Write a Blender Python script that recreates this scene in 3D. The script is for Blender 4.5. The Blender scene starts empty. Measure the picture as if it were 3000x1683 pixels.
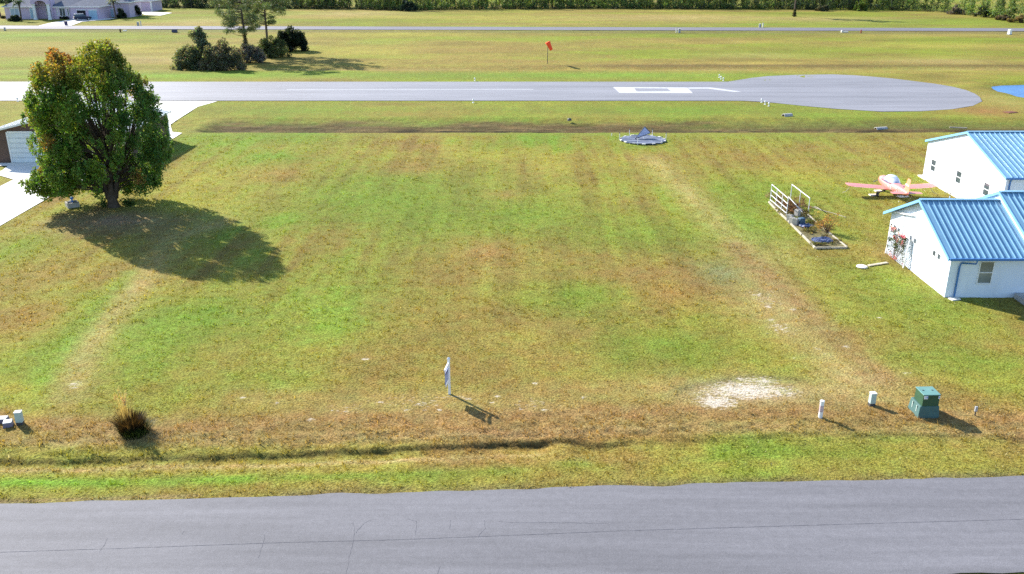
import bpy, bmesh, math, random
import numpy as np
from mathutils import Vector, Matrix
random.seed(7)
RNG = np.random.default_rng(11)
SC = bpy.context.scene
COL = SC.collection
R = math.radians

# ------------------------------------------------------------------ survey
# The photograph was taken from 20 m up, looking 20.9 deg down. at() gives the place on the
# ground (or at height z) of a surveyed photo coordinate; everything is then built in metres.
CAM_H, PITCH, FPX = 20.0, R(20.9), 2620.0
def _ray(px, py):
    u = (px - 1500) / FPX; v = (841.5 - py) / FPX
    return u, math.cos(PITCH) + v * math.sin(PITCH), -math.sin(PITCH) + v * math.cos(PITCH)
def at(px, py, z=0.0):
    a, b, c = _ray(px, py); t = (z - CAM_H) / c
    return Vector((a * t, b * t, z))
def on_y(px, py, Y):
    a, b, c = _ray(px, py); t = Y / b
    return Vector((a * t, Y, CAM_H + c * t))
def on_x(px, py, X):
    a, b, c = _ray(px, py); t = X / a
    return Vector((X, b * t, CAM_H + c * t))
def s25(x, y):            # survey notes taken on the 2576 px wide print
    return x * 1.16460, y * 1.16460

# ------------------------------------------------------------------ naming
def tag(o, label=None, cat=None, group=None, kind=None):
    if label: o['label'] = label
    if cat: o['category'] = cat
    if group: o['group'] = group
    if kind: o['kind'] = kind
    return o
def thing(name, label, cat, loc=(0, 0, 0), rz=0.0, group=None):
    o = bpy.data.objects.new(name, None); COL.objects.link(o)
    o.location = loc; o.rotation_euler = (0, 0, rz); o.empty_display_size = 0.2
    return tag(o, label, cat, group)
def link(name, me, mat=None, parent=None):
    o = bpy.data.objects.new(name, me); COL.objects.link(o)
    if mat is not None: me.materials.append(mat)
    if parent is not None: o.parent = parent
    return o
def copy_tree(o, parent=None):
    c = o.copy(); COL.objects.link(c); c.parent = parent
    for ch in [k for k in bpy.data.objects if k.parent is o]:
        copy_tree(ch, c)
    return c

# ------------------------------------------------------------------ mesh builder
class MB:
    def __init__(s): s.v = []; s.f = []
    def add(s, vs, fs):
        n = len(s.v); s.v += [tuple(p) for p in vs]; s.f += [tuple(i + n for i in f) for f in fs]; return s
    def box(s, c, d, rz=0.0, taper=1.0, m=None):
        x, y, z = d[0] / 2, d[1] / 2, d[2] / 2
        vs = []
        for k, sz in ((1.0, -z), (taper, z)):
            for a, b in ((-x, -y), (x, -y), (x, y), (-x, y)):
                a *= k; b *= k
                p = Vector((a * math.cos(rz) - b * math.sin(rz), a * math.sin(rz) + b * math.cos(rz), sz))
                if m is not None: p = m @ p
                vs.append(p + Vector(c))
        return s.add(vs, [(3, 2, 1, 0), (4, 5, 6, 7), (0, 1, 5, 4), (1, 2, 6, 5), (2, 3, 7, 6), (3, 0, 4, 7)])
    def tube(s, pts, rad, n=8, caps=True):
        pts = [Vector(p) for p in pts]
        if not hasattr(rad, '__len__'): rad = [rad] * len(pts)
        vs = []; fs = []
        ref = None
        for i, p in enumerate(pts):
            t = (pts[min(i + 1, len(pts) - 1)] - pts[max(i - 1, 0)]).normalized()
            if ref is None:
                ref = t.orthogonal().normalized()
            ref = (ref - t * ref.dot(t)).normalized(); b = t.cross(ref)
            for k in range(n):
                a = 2 * math.pi * k / n
                vs.append(p + (ref * math.cos(a) + b * math.sin(a)) * rad[i])
        for i in range(len(pts) - 1):
            for k in range(n):
                fs.append((i * n + k, i * n + (k + 1) % n, (i + 1) * n + (k + 1) % n, (i + 1) * n + k))
        if caps:
            fs.append(tuple(range(n - 1, -1, -1))); fs.append(tuple((len(pts) - 1) * n + k for k in range(n)))
        return s.add(vs, fs)
    def bar(s, a, b, w, h):          # rectangular bar from a to b
        a = Vector(a); b = Vector(b); t = (b - a).normalized()
        up = Vector((0, 0, 1)) if abs(t.z) < .95 else Vector((0, 1, 0))
        sd = t.cross(up).normalized(); u = sd.cross(t)
        vs = []
        for p in (a, b):
            for i, j in ((-1, -1), (1, -1), (1, 1), (-1, 1)):
                vs.append(p + sd * (i * w / 2) + u * (j * h / 2))
        return s.add(vs, [(3, 2, 1, 0), (4, 5, 6, 7), (0, 1, 5, 4), (1, 2, 6, 5), (2, 3, 7, 6), (3, 0, 4, 7)])
    def loft(s, rings, caps=True):
        n = len(rings[0]); vs = [p for r in rings for p in r]; fs = []
        for i in range(len(rings) - 1):
            for k in range(n):
                fs.append((i * n + k, i * n + (k + 1) % n, (i + 1) * n + (k + 1) % n, (i + 1) * n + k))
        if caps:
            fs.append(tuple(range(n - 1, -1, -1))); fs.append(tuple((len(rings) - 1) * n + k for k in range(n)))
        return s.add(vs, fs)
    def prism(s, poly, v):           # polygon swept by vector v
        n = len(poly); v = Vector(v)
        vs = [Vector(p) for p in poly] + [Vector(p) + v for p in poly]
        return s.add(vs, [tuple(range(n - 1, -1, -1)), tuple(range(n, 2 * n))] +
                     [(k, (k + 1) % n, n + (k + 1) % n, n + k) for k in range(n)])
    def blob(s, c, r, n=8, m=6, jit=0.0):
        rings = []
        for i in range(1, m):
            th = math.pi * i / m
            rings.append([(c[0] + r[0] * math.sin(th) * math.cos(2 * math.pi * k / n) * (1 + random.uniform(-jit, jit)),
                           c[1] + r[1] * math.sin(th) * math.sin(2 * math.pi * k / n) * (1 + random.uniform(-jit, jit)),
                           c[2] - r[2] * math.cos(th)) for k in range(n)])
        return s.loft(rings)
    def build(s, name, mat, parent=None, smooth=False, bevel=0.0):
        me = bpy.data.meshes.new(name); me.from_pydata(s.v, [], s.f); me.update()
        bm = bmesh.new(); bm.from_mesh(me); bmesh.ops.recalc_face_normals(bm, faces=bm.faces); bm.to_mesh(me); bm.free()
        if smooth:
            for p in me.polygons: p.use_smooth = True
        o = link(name, me, mat, parent)
        if bevel:
            m = o.modifiers.new('Bevel', 'BEVEL'); m.width = bevel; m.segments = 2; m.limit_method = 'ANGLE'
        return o

def np_mesh(name, V, n_per, col=None, smooth=False):
    """V (m*n_per,3): m separate faces of n_per corners each; col (m,3) linear colour per face"""
    me = bpy.data.meshes.new(name); nv = len(V); m = nv // n_per
    me.vertices.add(nv); me.vertices.foreach_set('co', np.ascontiguousarray(V, dtype=np.float32).ravel())
    me.loops.add(nv); me.loops.foreach_set('vertex_index', np.arange(nv, dtype=np.int32))
    me.polygons.add(m); me.polygons.foreach_set('loop_start', np.arange(0, nv, n_per, dtype=np.int32))
    me.update(calc_edges=True)
    if col is not None:
        a = me.color_attributes.new('tone', 'FLOAT_COLOR', 'POINT')
        c = np.ones((nv, 4), dtype=np.float32); c[:, :3] = np.repeat(col, n_per, axis=0)
        a.data.foreach_set('color', c.ravel())
    return me
def unit(a): return a / np.maximum(np.linalg.norm(a, axis=1, keepdims=True), 1e-9)
def leaf_verts(P, A, L, W):
    """diamond leaves at P pointing along A"""
    n = len(P); A = unit(A); B = unit(np.cross(A, RNG.normal(size=(n, 3))))
    L = np.asarray(L).reshape(-1, 1); W = np.asarray(W).reshape(-1, 1)
    V = np.empty((n, 4, 3)); V[:, 0] = P - A * L; V[:, 1] = P + B * W; V[:, 2] = P + A * L; V[:, 3] = P - B * W
    return V.reshape(-1, 3)
def in_clump(n, c, r, shell=0.5):
    d = unit(RNG.normal(size=(n, 3))); q = RNG.random((n, 1)) ** shell
    return np.asarray(c) + d * q * np.asarray(r), d

# ------------------------------------------------------------------ value noise in numpy
def _h(i, j, s):
    n = (i * 374761393 + j * 668265263 + s * 1442695041).astype(np.int64) & 0xffffffff
    n = ((n ^ (n >> 13)) * 1274126177) & 0xffffffff
    return ((n ^ (n >> 16)) & 0xffff) / 65535.0
def vn(x, y, s=0):
    xi = np.floor(x).astype(np.int64); yi = np.floor(y).astype(np.int64); fx = x - xi; fy = y - yi
    fx = fx * fx * (3 - 2 * fx); fy = fy * fy * (3 - 2 * fy)
    a = _h(xi, yi, s); b = _h(xi + 1, yi, s); c = _h(xi, yi + 1, s); d = _h(xi + 1, yi + 1, s)
    return (a * (1 - fx) + b * fx) * (1 - fy) + (c * (1 - fx) + d * fx) * fy
def fbm(x, y, s=0, o=4):
    t = 0; a = 0.5; w = 0
    for k in range(o):
        t = t + a * vn(x * 2 ** k + 17.3 * k, y * 2 ** k - 9.1 * k, s + k); w += a; a *= 0.55
    return t / w
def sstep(a, b, x):
    t = np.clip((x - a) / (b - a), 0, 1); return t * t * (3 - 2 * t)
def seg_dist(x, y, pts):
    """distance to a polyline and the signed side / parameter along it"""
    best = np.full(np.shape(x), 1e9); frac = np.zeros(np.shape(x)); n = len(pts) - 1
    for k in range(n):
        ax, ay = pts[k][0], pts[k][1]; bx, by = pts[k + 1][0] - ax, pts[k + 1][1] - ay
        L = bx * bx + by * by
        t = np.clip(((x - ax) * bx + (y - ay) * by) / L, 0, 1)
        d = np.hypot(x - ax - t * bx, y - ay - t * by)
        m = d < best; best = np.where(m, d, best); frac = np.where(m, (k + t) / n, frac)
    return best, frac

# ------------------------------------------------------------------ materials
def _nodes(name):
    m = bpy.data.materials.new(name); m.use_nodes = True; nt = m.node_tree
    for n in list(nt.nodes): nt.nodes.remove(n)
    out = nt.nodes.new('ShaderNodeOutputMaterial'); return m, nt, out
def N(nt, typ, **kw):
    n = nt.nodes.new(typ)
    for k, v in kw.items():
        if k in n.inputs: n.inputs[k].default_value = v
        else: setattr(n, k, v)
    return n
def L(nt, a, b): nt.links.new(a, b)
def noise(nt, scale, detail=4, rough=.55, vec=None, dist=0.0):
    n = N(nt, 'ShaderNodeTexNoise'); n.inputs['Scale'].default_value = scale
    n.inputs['Detail'].default_value = detail; n.inputs['Roughness'].default_value = rough
    n.inputs['Distortion'].default_value = dist
    if vec is not None: L(nt, vec, n.inputs['Vector'])
    return n.outputs['Fac']
def ramp(nt, fac, stops):
    r = N(nt, 'ShaderNodeValToRGB'); e = r.color_ramp.elements
    while len(e) < len(stops): e.new(0.5)
    for k, (p, c) in enumerate(stops):
        e[k].position = p; e[k].color = (c[0], c[1], c[2], 1) if hasattr(c, '__len__') else (c, c, c, 1)
    L(nt, fac, r.inputs['Fac']); return r.outputs['Color']
def mixc(nt, fac, a, b, mode='MIX'):
    n = N(nt, 'ShaderNodeMix'); n.data_type = 'RGBA'; n.blend_type = mode
    for i, s in ((0, fac), (6, a), (7, b)):
        if hasattr(s, 'is_linked'): L(nt, s, n.inputs[i])
        elif hasattr(s, '__len__'): n.inputs[i].default_value = (s[0], s[1], s[2], 1)
        else: n.inputs[i].default_value = s if i == 0 else (s, s, s, 1)
    return n.outputs[2]
def mathn(nt, op, a, b=None):
    n = N(nt, 'ShaderNodeMath'); n.operation = op
    for i, s in ((0, a), (1, b)):
        if s is None: continue
        if hasattr(s, 'is_linked'): L(nt, s, n.inputs[i])
        else: n.inputs[i].default_value = s
    return n.outputs[0]
def coord(nt, obj=True, scale=None):
    c = N(nt, 'ShaderNodeTexCoord').outputs['Object'] if obj else N(nt, 'ShaderNodeNewGeometry').outputs['Position']
    if scale is not None:
        mp = N(nt, 'ShaderNodeMapping'); mp.inputs['Scale'].default_value = scale
        L(nt, c, mp.inputs['Vector']); c = mp.outputs['Vector']
    return c
def paint(name, col, rough=.6, var=.12, scale=1.2, dirt=0.0, dirt_col=(.2, .17, .12), metal=0.0, spec=.4, bump=0.0, grain=25.0, streak=False, coat=0.0):
    m, nt, out = _nodes(name); b = N(nt, 'ShaderNodeBsdfPrincipled'); c = coord(nt, False)
    f = noise(nt, scale, 5, .6, c)
    lo = [max(0, k * (1 - var)) for k in col]; hi = [min(1, k * (1 + var)) for k in col]
    cc = ramp(nt, f, [(.3, lo), (.7, hi)])
    if dirt:
        v = coord(nt, False, (2.5, 2.5, .35)) if streak else c
        d = noise(nt, 1.6, 6, .65, v)
        cc = mixc(nt, mathn(nt, 'MULTIPLY', ramp(nt, d, [(.48, 0), (.8, 1)]), dirt), cc, dirt_col)
    L(nt, cc, b.inputs['Base Color'])
    rg = ramp(nt, noise(nt, scale * 3, 3, .5, c), [(.3, max(.02, rough - .1)), (.7, min(1, rough + .1))])
    L(nt, rg, b.inputs['Roughness'])
    b.inputs['Metallic'].default_value = metal; b.inputs['Specular IOR Level'].default_value = spec
    b.inputs['Coat Weight'].default_value = coat
    if bump:
        bn = N(nt, 'ShaderNodeBump'); bn.inputs['Strength'].default_value = 1.0; bn.inputs['Distance'].default_value = bump
        L(nt, noise(nt, grain, 4, .6, c), bn.inputs['Height']); L(nt, bn.outputs[0], b.inputs['Normal'])
    L(nt, b.outputs[0], out.inputs[0]); return m
def leaf_mat(name, trans=.35, gain=1.0, rough=.55, spec=.25):
    m, nt, out = _nodes(name); a = N(nt, 'ShaderNodeAttribute'); a.attribute_name = 'tone'
    c = mixc(nt, 1.0, a.outputs['Color'], (gain, gain, gain), 'MULTIPLY')
    b = N(nt, 'ShaderNodeBsdfPrincipled'); L(nt, c, b.inputs['Base Color'])
    b.inputs['Roughness'].default_value = rough; b.inputs['Specular IOR Level'].default_value = spec
    t = N(nt, 'ShaderNodeBsdfTranslucent'); L(nt, mixc(nt, 1.0, c, (1.5, 1.35, .6), 'MULTIPLY'), t.inputs['Color'])
    x = N(nt, 'ShaderNodeMixShader'); x.inputs[0].default_value = trans
    L(nt, b.outputs[0], x.inputs[1]); L(nt, t.outputs[0], x.inputs[2]); L(nt, x.outputs[0], out.inputs[0]); return m
def glass_mat(name, col=(.05, .07, .09)):
    m, nt, out = _nodes(name); b = N(nt, 'ShaderNodeBsdfPrincipled')
    f = noise(nt, .8, 3, .5, coord(nt, False)); L(nt, ramp(nt, f, [(.3, [k * .7 for k in col]), (.7, [min(1, k * 1.3) for k in col])]), b.inputs['Base Color'])
    b.inputs['Roughness'].default_value = .08; b.inputs['Specular IOR Level'].default_value = .6
    L(nt, b.outputs[0], out.inputs[0]); return m
def asphalt(name, col, rough=.75, spec=.4, patch=.12, streak=(1, 1, 1), grit=.25):
    m, nt, out = _nodes(name); b = N(nt, 'ShaderNodeBsdfPrincipled'); c = coord(nt, False)
    big = noise(nt, .18, 5, .6, coord(nt, False, streak))
    cc = ramp(nt, big, [(.3, [k * (1 - patch) for k in col]), (.7, [k * (1 + patch) for k in col])])
    fine = noise(nt, 22, 3, .7, c); mid = noise(nt, 3.0, 4, .6, c)
    cc = mixc(nt, 1.0, cc, ramp(nt, fine, [(.3, 1 - grit), (.7, 1 + grit * .8)]), 'MULTIPLY')
    cc = mixc(nt, 1.0, cc, ramp(nt, mid, [(.3, .93), (.7, 1.07)]), 'MULTIPLY')
    big2 = noise(nt, .9, 4, .6, coord(nt, False, (.12, 2.2, 1)))
    cc = mixc(nt, 1.0, cc, ramp(nt, big2, [(.32, 1 - patch * .8), (.68, 1 + patch * .8)]), 'MULTIPLY')
    pale = ramp(nt, noise(nt, 45, 1, .5, c), [(.74, 0), (.8, 1)])
    cc = mixc(nt, mathn(nt, 'MULTIPLY', pale, .5), cc, (.6, .6, .6))
    L(nt, cc, b.inputs['Base Color']); b.inputs['Roughness'].default_value = rough; b.inputs['Specular IOR Level'].default_value = spec
    bn = N(nt, 'ShaderNodeBump'); bn.inputs['Strength'].default_value = .6; bn.inputs['Distance'].default_value = .008
    L(nt, fine, bn.inputs['Height']); L(nt, bn.outputs[0], b.inputs['Normal'])
    L(nt, b.outputs[0], out.inputs[0]); return m

M = {}
M['street'] = asphalt('street_asphalt', (.150, .146, .158), .8, .35, .15, (.25, 1.2, 1), .22)
M['runway'] = asphalt('runway_asphalt', (.215, .211, .230), .65, .32, .20, (.05, 1.6, 1), .15)
M['road'] = asphalt('road_asphalt', (.15, .14, .16), .75, .35, .08, (.1, 1, 1), .1)
M['concrete'] = paint('pale_concrete', (.72, .69, .63), .85, .07, .5, .25, (.45, .40, .33), spec=.3, bump=.004)
M['old_concrete'] = paint('weathered_concrete', (.42, .40, .38), .9, .18, 3, .4, (.15, .13, .1), bump=.006)
M['line'] = paint('white_road_paint', (.46, .46, .48), .7, .15, 2, .5, (.38, .38, .42))
M['white_wall'] = paint('white_stucco', (.70, .76, .85), .85, .04, .8, .22, (.55, .57, .60), spec=.2, bump=.004, grain=18, streak=True)
M['roof_blue'] = paint('blue_metal_roof', (.19, .36, .50), .36, .10, .7, .12, (.12, .28, .5), spec=.5)
M['trim_blue'] = paint('light_blue_trim', (.19, .41, .62), .45, .06, 1.5, .1, (.15, .3, .5))
M['gutter_blue'] = paint('blue_gutter', (.05, .17, .42), .45, .06, 2)
M['window_white'] = paint('white_window_frame', (.78, .78, .78), .5, .04, 2)
M['glass'] = glass_mat('dark_window_glass')
M['glass_pale'] = glass_mat('curtained_window_glass', (.22, .24, .22))
M['brown_wall'] = paint('brown_metal_siding', (.11, .065, .05), .7, .12, 1.5, .2, (.06, .04, .03))
M['roof_white'] = paint('white_metal_roof', (.74, .74, .72), .5, .06, .8, .25, (.5, .48, .44))
M['door_white'] = paint('white_door_panel', (.70, .74, .76), .55, .05, 1.5, .15, (.5, .5, .48))
M['bark'] = paint('grey_brown_bark', (.085, .065, .05), .95, .35, 4, .4, (.03, .025, .02), spec=.1, bump=.03, grain=9)
M['pine_bark'] = paint('pine_bark', (.13, .10, .08), .95, .3, 3, .3, (.05, .04, .03), spec=.1, bump=.02, grain=8)
M['leaf'] = leaf_mat('broadleaf', .45)
M['needle'] = leaf_mat('needles', .22)
M['wood_leaf'] = leaf_mat('wood_foliage', .4)
M['pink'] = paint('salmon_pink_paint', (.72, .235, .20), .4, .05, 1.5, .12, (.75, .45, .38), spec=.5, coat=.2)
M['white_paint'] = paint('white_enamel', (.80, .80, .80), .45, .05, 3, .1, (.5, .48, .44))
M['rubber'] = paint('black_rubber', (.02, .02, .02), .8, .2, 5)
M['grey_metal'] = paint('grey_metal', (.35, .36, .38), .5, .1, 3, .2, (.2, .18, .15))
M['dark_metal'] = paint('dark_metal', (.06, .06, .065), .5, .2, 3)
M['orange'] = paint('orange_windsock_cloth', (.95, .10, .04), .8, .08, 3, spec=.15)
M['box_green'] = paint('transformer_green', (.03, .085, .045), .5, .1, 2, .15, (.1, .14, .1))
M['box_base'] = paint('pale_green_pad', (.06, .13, .125), .7, .12, 3, .25, (.16, .17, .12))
M['pale_green'] = paint('pale_grey_green_plastic', (.42, .52, .48), .6, .08, 4, .2, (.35, .36, .3))
M['timber'] = paint('sun_bleached_timber', (.40, .36, .28), .85, .22, 3, .35, (.22, .18, .12), bump=.008)
M['soil'] = paint('dark_garden_soil', (.17, .15, .075), 1, .5, 4, .5, (.05, .04, .025), spec=.05, bump=.06, grain=6)
M['block'] = paint('cinder_block', (.36, .34, .31), .95, .15, 4, .3, (.2, .18, .15), bump=.01)
M['tarp'] = paint('blue_tarp', (.055, .075, .16), .45, .35, 3, .3, (.35, .38, .5), bump=.05, grain=5)
M['stucco_pink'] = paint('pale_pink_stucco', (.56, .45, .58), .9, .05, .8, spec=.2)
M['shingle'] = paint('grey_shingle', (.12, .135, .18), .9, .2, 1.2, .2, (.16, .16, .18), bump=.01)
M['car_paint'] = paint('dark_blue_car_paint', (.012, .018, .045), .4, .1, 2, spec=.25)
M['silver'] = paint('silver_roof_paint', (.62, .62, .63), .3, .05, 2, metal=.3)
M['bin'] = paint('dark_blue_bin_plastic', (.04, .035, .11), .5, .1, 3)
M['door_blue'] = paint('pale_blue_garage_door', (.34, .50, .62), .6, .05, 1)
M['inside_shade'] = paint('painted_inside_shade', (.012, .012, .018), .9, .2, 1)  # near black colour standing in for shade inside openings
M['red'] = paint('dull_red_hydrant', (.30, .05, .03), .6, .15, 4)
M['blue'] = paint('bright_blue_plastic', (.03, .16, .55), .5, .1, 4)
M['stem'] = paint('dry_plant_stem', (.16, .10, .05), .9, .3, 5)
SUN_E, SKY_S, EXPO = 4.7, .12, 1.24

# ------------------------------------------------------------------ terrain
S0, S1 = at(0, 1477), at(3000, 1396)                 # far edge of the street
SU = (S1 - S0).normalized(); SN = Vector((-SU.y, SU.x, 0))
SW = abs((at(2960, 1683) - S0).dot(SN))              # street width
def street_v(x, y): return (x - S0.x) * SN.x + (y - S0.y) * SN.y     # >0 beyond the far edge
DITCH = [at(*p) for p in ((-700, 1362), (0, 1352), (408, 1346), (815, 1332), (1048, 1323), (1281, 1310), (1456, 1295), (1630, 1289), (1747, 1297), (2000, 1292), (2300, 1283), (2560, 1275), (3000, 1287), (3900, 1287))]
DITCH = [(p.x, p.y) for p in DITCH]
_dx = np.array([p[0] for p in DITCH]); _dy = np.array([p[1] for p in DITCH])
RUN_Y0, RUN_Y1 = at(1500, 296).y, at(1500, 240.5).y
FAR_LIP = at(1500, 389).y
FR0, FR1 = (at(0, 86).xy, at(3000, 93).xy), (at(0, 76.5).xy, at(3000, 84.3).xy)
POND = [at(*p) for p in ((2905, 247), (2930, 244), (3000, 242), (3200, 238), (3260, 252), (3150, 285), (3040, 287), (2985, 277), (2955, 267), (2925, 262), (2908, 254))]
PC = sum((Vector(p) for p in POND), Vector()) / len(POND)
APRON = [at(*p) for p in ((300, 297), (637, 298), (580, 314), (547, 335), (520, 352), (499, 367), (505, 388), (534, 391), (508, 407), (440, 420), (250, 420))]
RUN_X1 = at(2880, 298).x + 1.0
def ditch_y(x):
    return np.interp(x, _dx, _dy) + .38 * (fbm(x * .7, x * 0 + 3.3, 81, 4) - .5)
def height(x, y):
    z = .10 * (fbm(x / 6, y / 6, 3, 3) - .5) * sstep(24, 40, y)
    # near roadside ditch: the far bank breaks steeply, then the ground rises gently to the street
    d = y - ditch_y(x)
    dep = .24 * np.interp(x, [-60, -16, -8, 2, 6, 9, 60], [.45, .55, .7, 1.0, .5, .28, .25]) * (.35 + 1.3 * vn(x * .9, x * 0 + 1, 9))
    prof = np.where(d < 0, np.exp(-(d / 1.2) ** 2), np.exp(-(np.maximum(d - .03, 0) / .13) ** 2) * .6 + .4 * np.exp(-(d / 1.5) ** 2))
    z = z - dep * prof
    # clods left by the mower along the ditch
    z = z + .22 * (fbm(x * 1.7, y * 3.0, 14, 4) - .5) * np.exp(-((d - 1.0) / 1.7) ** 2) + .035 * (fbm(x * 3, y * 4, 5, 2) - .5)
    # swale before the runway
    a = (y - FAR_LIP) / 9.5
    sw = np.where(a < 0, 0, np.where(a < .16, a / .16, np.clip(1 - (a - .16) / .84, 0, 1)))
    z = z - .95 * sw * sstep(-37, -34, x) * (.85 + .3 * vn(x * .15, y * 0, 22)) + .12 * (fbm(x * 1.2, y * 1.2, 24, 3) - .5) * (sw > 0)
    # shallow drain beyond the runway
    z = z - .35 * np.exp(-((y - at(1500, 200).y) / 2.2) ** 2)
    # pond bowl
    pd, _ = seg_dist(x, y, [(p.x, p.y) for p in POND + POND[:1]]); ins = np.zeros(np.shape(x), dtype=bool)
    for k in range(len(POND)):
        a_, b_ = POND[k], POND[(k + 1) % len(POND)]
        ins ^= ((a_.y > y) != (b_.y > y)) & (x < (b_.x - a_.x) * (y - a_.y) / (b_.y - a_.y + 1e-9) + a_.x)
    z = z - .8 * sstep(-2.2, 2.2, np.where(ins, pd, -pd))
    # flat under the pavings
    sv = street_v(x, y)
    flat = sstep(-.02, .5, sv) + sstep(.02, .5, -sv - SW)
    m = np.clip(flat, 0, 1)
    dr = np.abs(y - (RUN_Y0 + RUN_Y1) / 2) - (RUN_Y1 - RUN_Y0) / 2
    m = m * np.where(x < RUN_X1, sstep(.0, 1.2, dr), 1.0)
    return z * m - .03 * (1 - m)
def hz(x, y): return float(height(np.array([float(x)]), np.array([float(y)]))[0])
def on(px, py):
    p = at(px, py)
    for _ in range(3):
        p = at(px, py, hz(p.x, p.y))
    return p

# ------------------------------------------------------------------ colours of the turf
GREEN, BRIGHT, OLIVE, BROWN = (.140, .205, .026), (.150, .265, .028), (.230, .210, .040), (.245, .160, .050)
TAN, RUST, GREY, YELLOW, DARK, SAND, LITTER = (.36, .265, .11), (.265, .135, .05), (.17, .18, .085), (.29, .265, .045), (.085, .07, .035), (.62, .54, .43), (.30, .20, .12)
SPOTS = [  # x, y, rx, ry on the wide print, colour, strength
 (1300,560,250,80,GREEN,.75),(900,520,220,60,GREEN,.7),(1450,745,150,60,GREEN,.75),(870,800,110,55,BRIGHT,.7),(500,805,170,45,GREEN,.75),
 (350,840,110,55,BRIGHT,.45),(1000,470,300,60,GREEN,.6),(1650,600,190,50,GREEN,.7),(1560,880,90,55,GREEN,.6),(1700,875,130,45,GREEN,.75),
 (650,345,260,20,GREEN,.8),(1050,560,110,60,GREEN,.6),(960,690,140,40,GREEN,.4),(1880,585,100,80,BRIGHT,.75),(1950,480,150,60,GREEN,.6),
 (2010,440,120,30,YELLOW,.6),(2000,345,250,20,GREEN,.5),(2200,700,120,55,BRIGHT,.6),(2350,770,150,50,GREEN,.7),(2400,900,150,40,GREEN,.5),(2480,960,180,25,YELLOW,.5),
 (2240,1095,150,14,BRIGHT,.6),(2050,1140,200,20,GREEN,.6),(2450,1170,150,22,OLIVE,.5),(1230,640,120,45,BROWN,.9),(1130,695,170,40,BROWN,.65),
 (1000,780,120,45,BROWN,.5),(1600,690,220,24,BROWN,.8),(1430,650,150,24,BROWN,.5),(830,600,120,35,BROWN,.5),(1270,490,50,12,BROWN,.6),(1040,420,80,22,BROWN,.75),(700,440,80,22,RUST,.55),
 (1700,740,110,32,RUST,.5),(1820,690,70,35,GREY,.75),(1930,775,120,45,TAN,.45),(1980,640,60,40,TAN,.35),(130,690,140,60,BROWN,.6),(70,800,80,50,RUST,.5),
 (250,640,150,40,OLIVE,.5),(60,620,90,40,GREEN,.6),(400,590,60,40,TAN,.25),(300,555,170,28,LITTER,.9),(470,520,120,30,YELLOW,.6),(480,450,90,50,YELLOW,.5),
 (1100,860,140,50,OLIVE,.6),(640,960,160,45,GREEN,.35),(1800,985,200,26,GREY,.55),(1880,1040,160,18,BROWN,.5),(1880,1000,190,45,(.36,.27,.15),.7),(2180,950,90,28,TAN,.75),(2100,990,80,30,TAN,.55),
 (2250,1010,110,25,TAN,.5),(2070,720,120,50,OLIVE,.5),(2440,1010,140,30,BROWN,.5),(1350,1085,330,22,RUST,.75),(1050,1065,260,22,RUST,.35),(2500,870,90,30,RUST,.4),
 (2250,860,110,30,BROWN,.45),(1900,370,90,22,OLIVE,.6),(1960,405,140,18,RUST,.35),(2200,380,160,22,BROWN,.45),(2100,420,140,22,BROWN,.4),(2280,560,140,30,OLIVE,.6),(2250,640,140,25,BROWN,.6),(2100,620,130,25,BROWN,.5),
 (1700,430,120,20,OLIVE,.4),(1450,410,120,16,YELLOW,.4),(1250,390,180,18,YELLOW,.3),(1450,1170,60,12,BRIGHT,.5),(1070,1210,120,18,BRIGHT,.35),
 # beyond the ditch
 (1250,275,900,8,GREEN,.3),(1700,280,300,12,GREEN,.7),(2200,305,200,10,GREEN,.5),(2050,290,90,9,BRIGHT,.5),(700,280,150,10,GREEN,.6),(1050,288,150,9,RUST,.3),(1200,190,700,9,GREEN,.8),(500,190,300,8,BRIGHT,.55),(1600,190,350,8,BRIGHT,.5),
 (2480,280,100,14,RUST,.8),(2420,250,60,30,BROWN,.6),(2530,255,60,20,TAN,.4),(1000,85,250,10,YELLOW,.7),(850,130,160,12,YELLOW,.55),(1250,125,220,8,BROWN,.5),(1250,155,260,7,BROWN,.45),(1700,165,350,6,BROWN,.5),(950,108,90,5,BRIGHT,.4),
 (1560,105,130,7,BROWN,.35),(2000,120,280,8,OLIVE,.4),(2350,115,150,9,YELLOW,.5),(2350,155,150,7,TAN,.5),(1900,140,140,7,TAN,.4),(60,90,90,7,BRIGHT,.5),(300,120,240,9,YELLOW,.5),(350,150,200,8,TAN,.5),(60,180,90,10,BRIGHT,.45),
 (900,35,150,7,TAN,.7),(1700,45,300,8,TAN,.55),(1200,45,250,8,YELLOW,.5),(2100,50,150,7,TAN,.5),(2350,55,200,7,GREEN,.4),(500,55,90,8,TAN,.6),(1900,63,300,4,GREEN,.5)]
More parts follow.
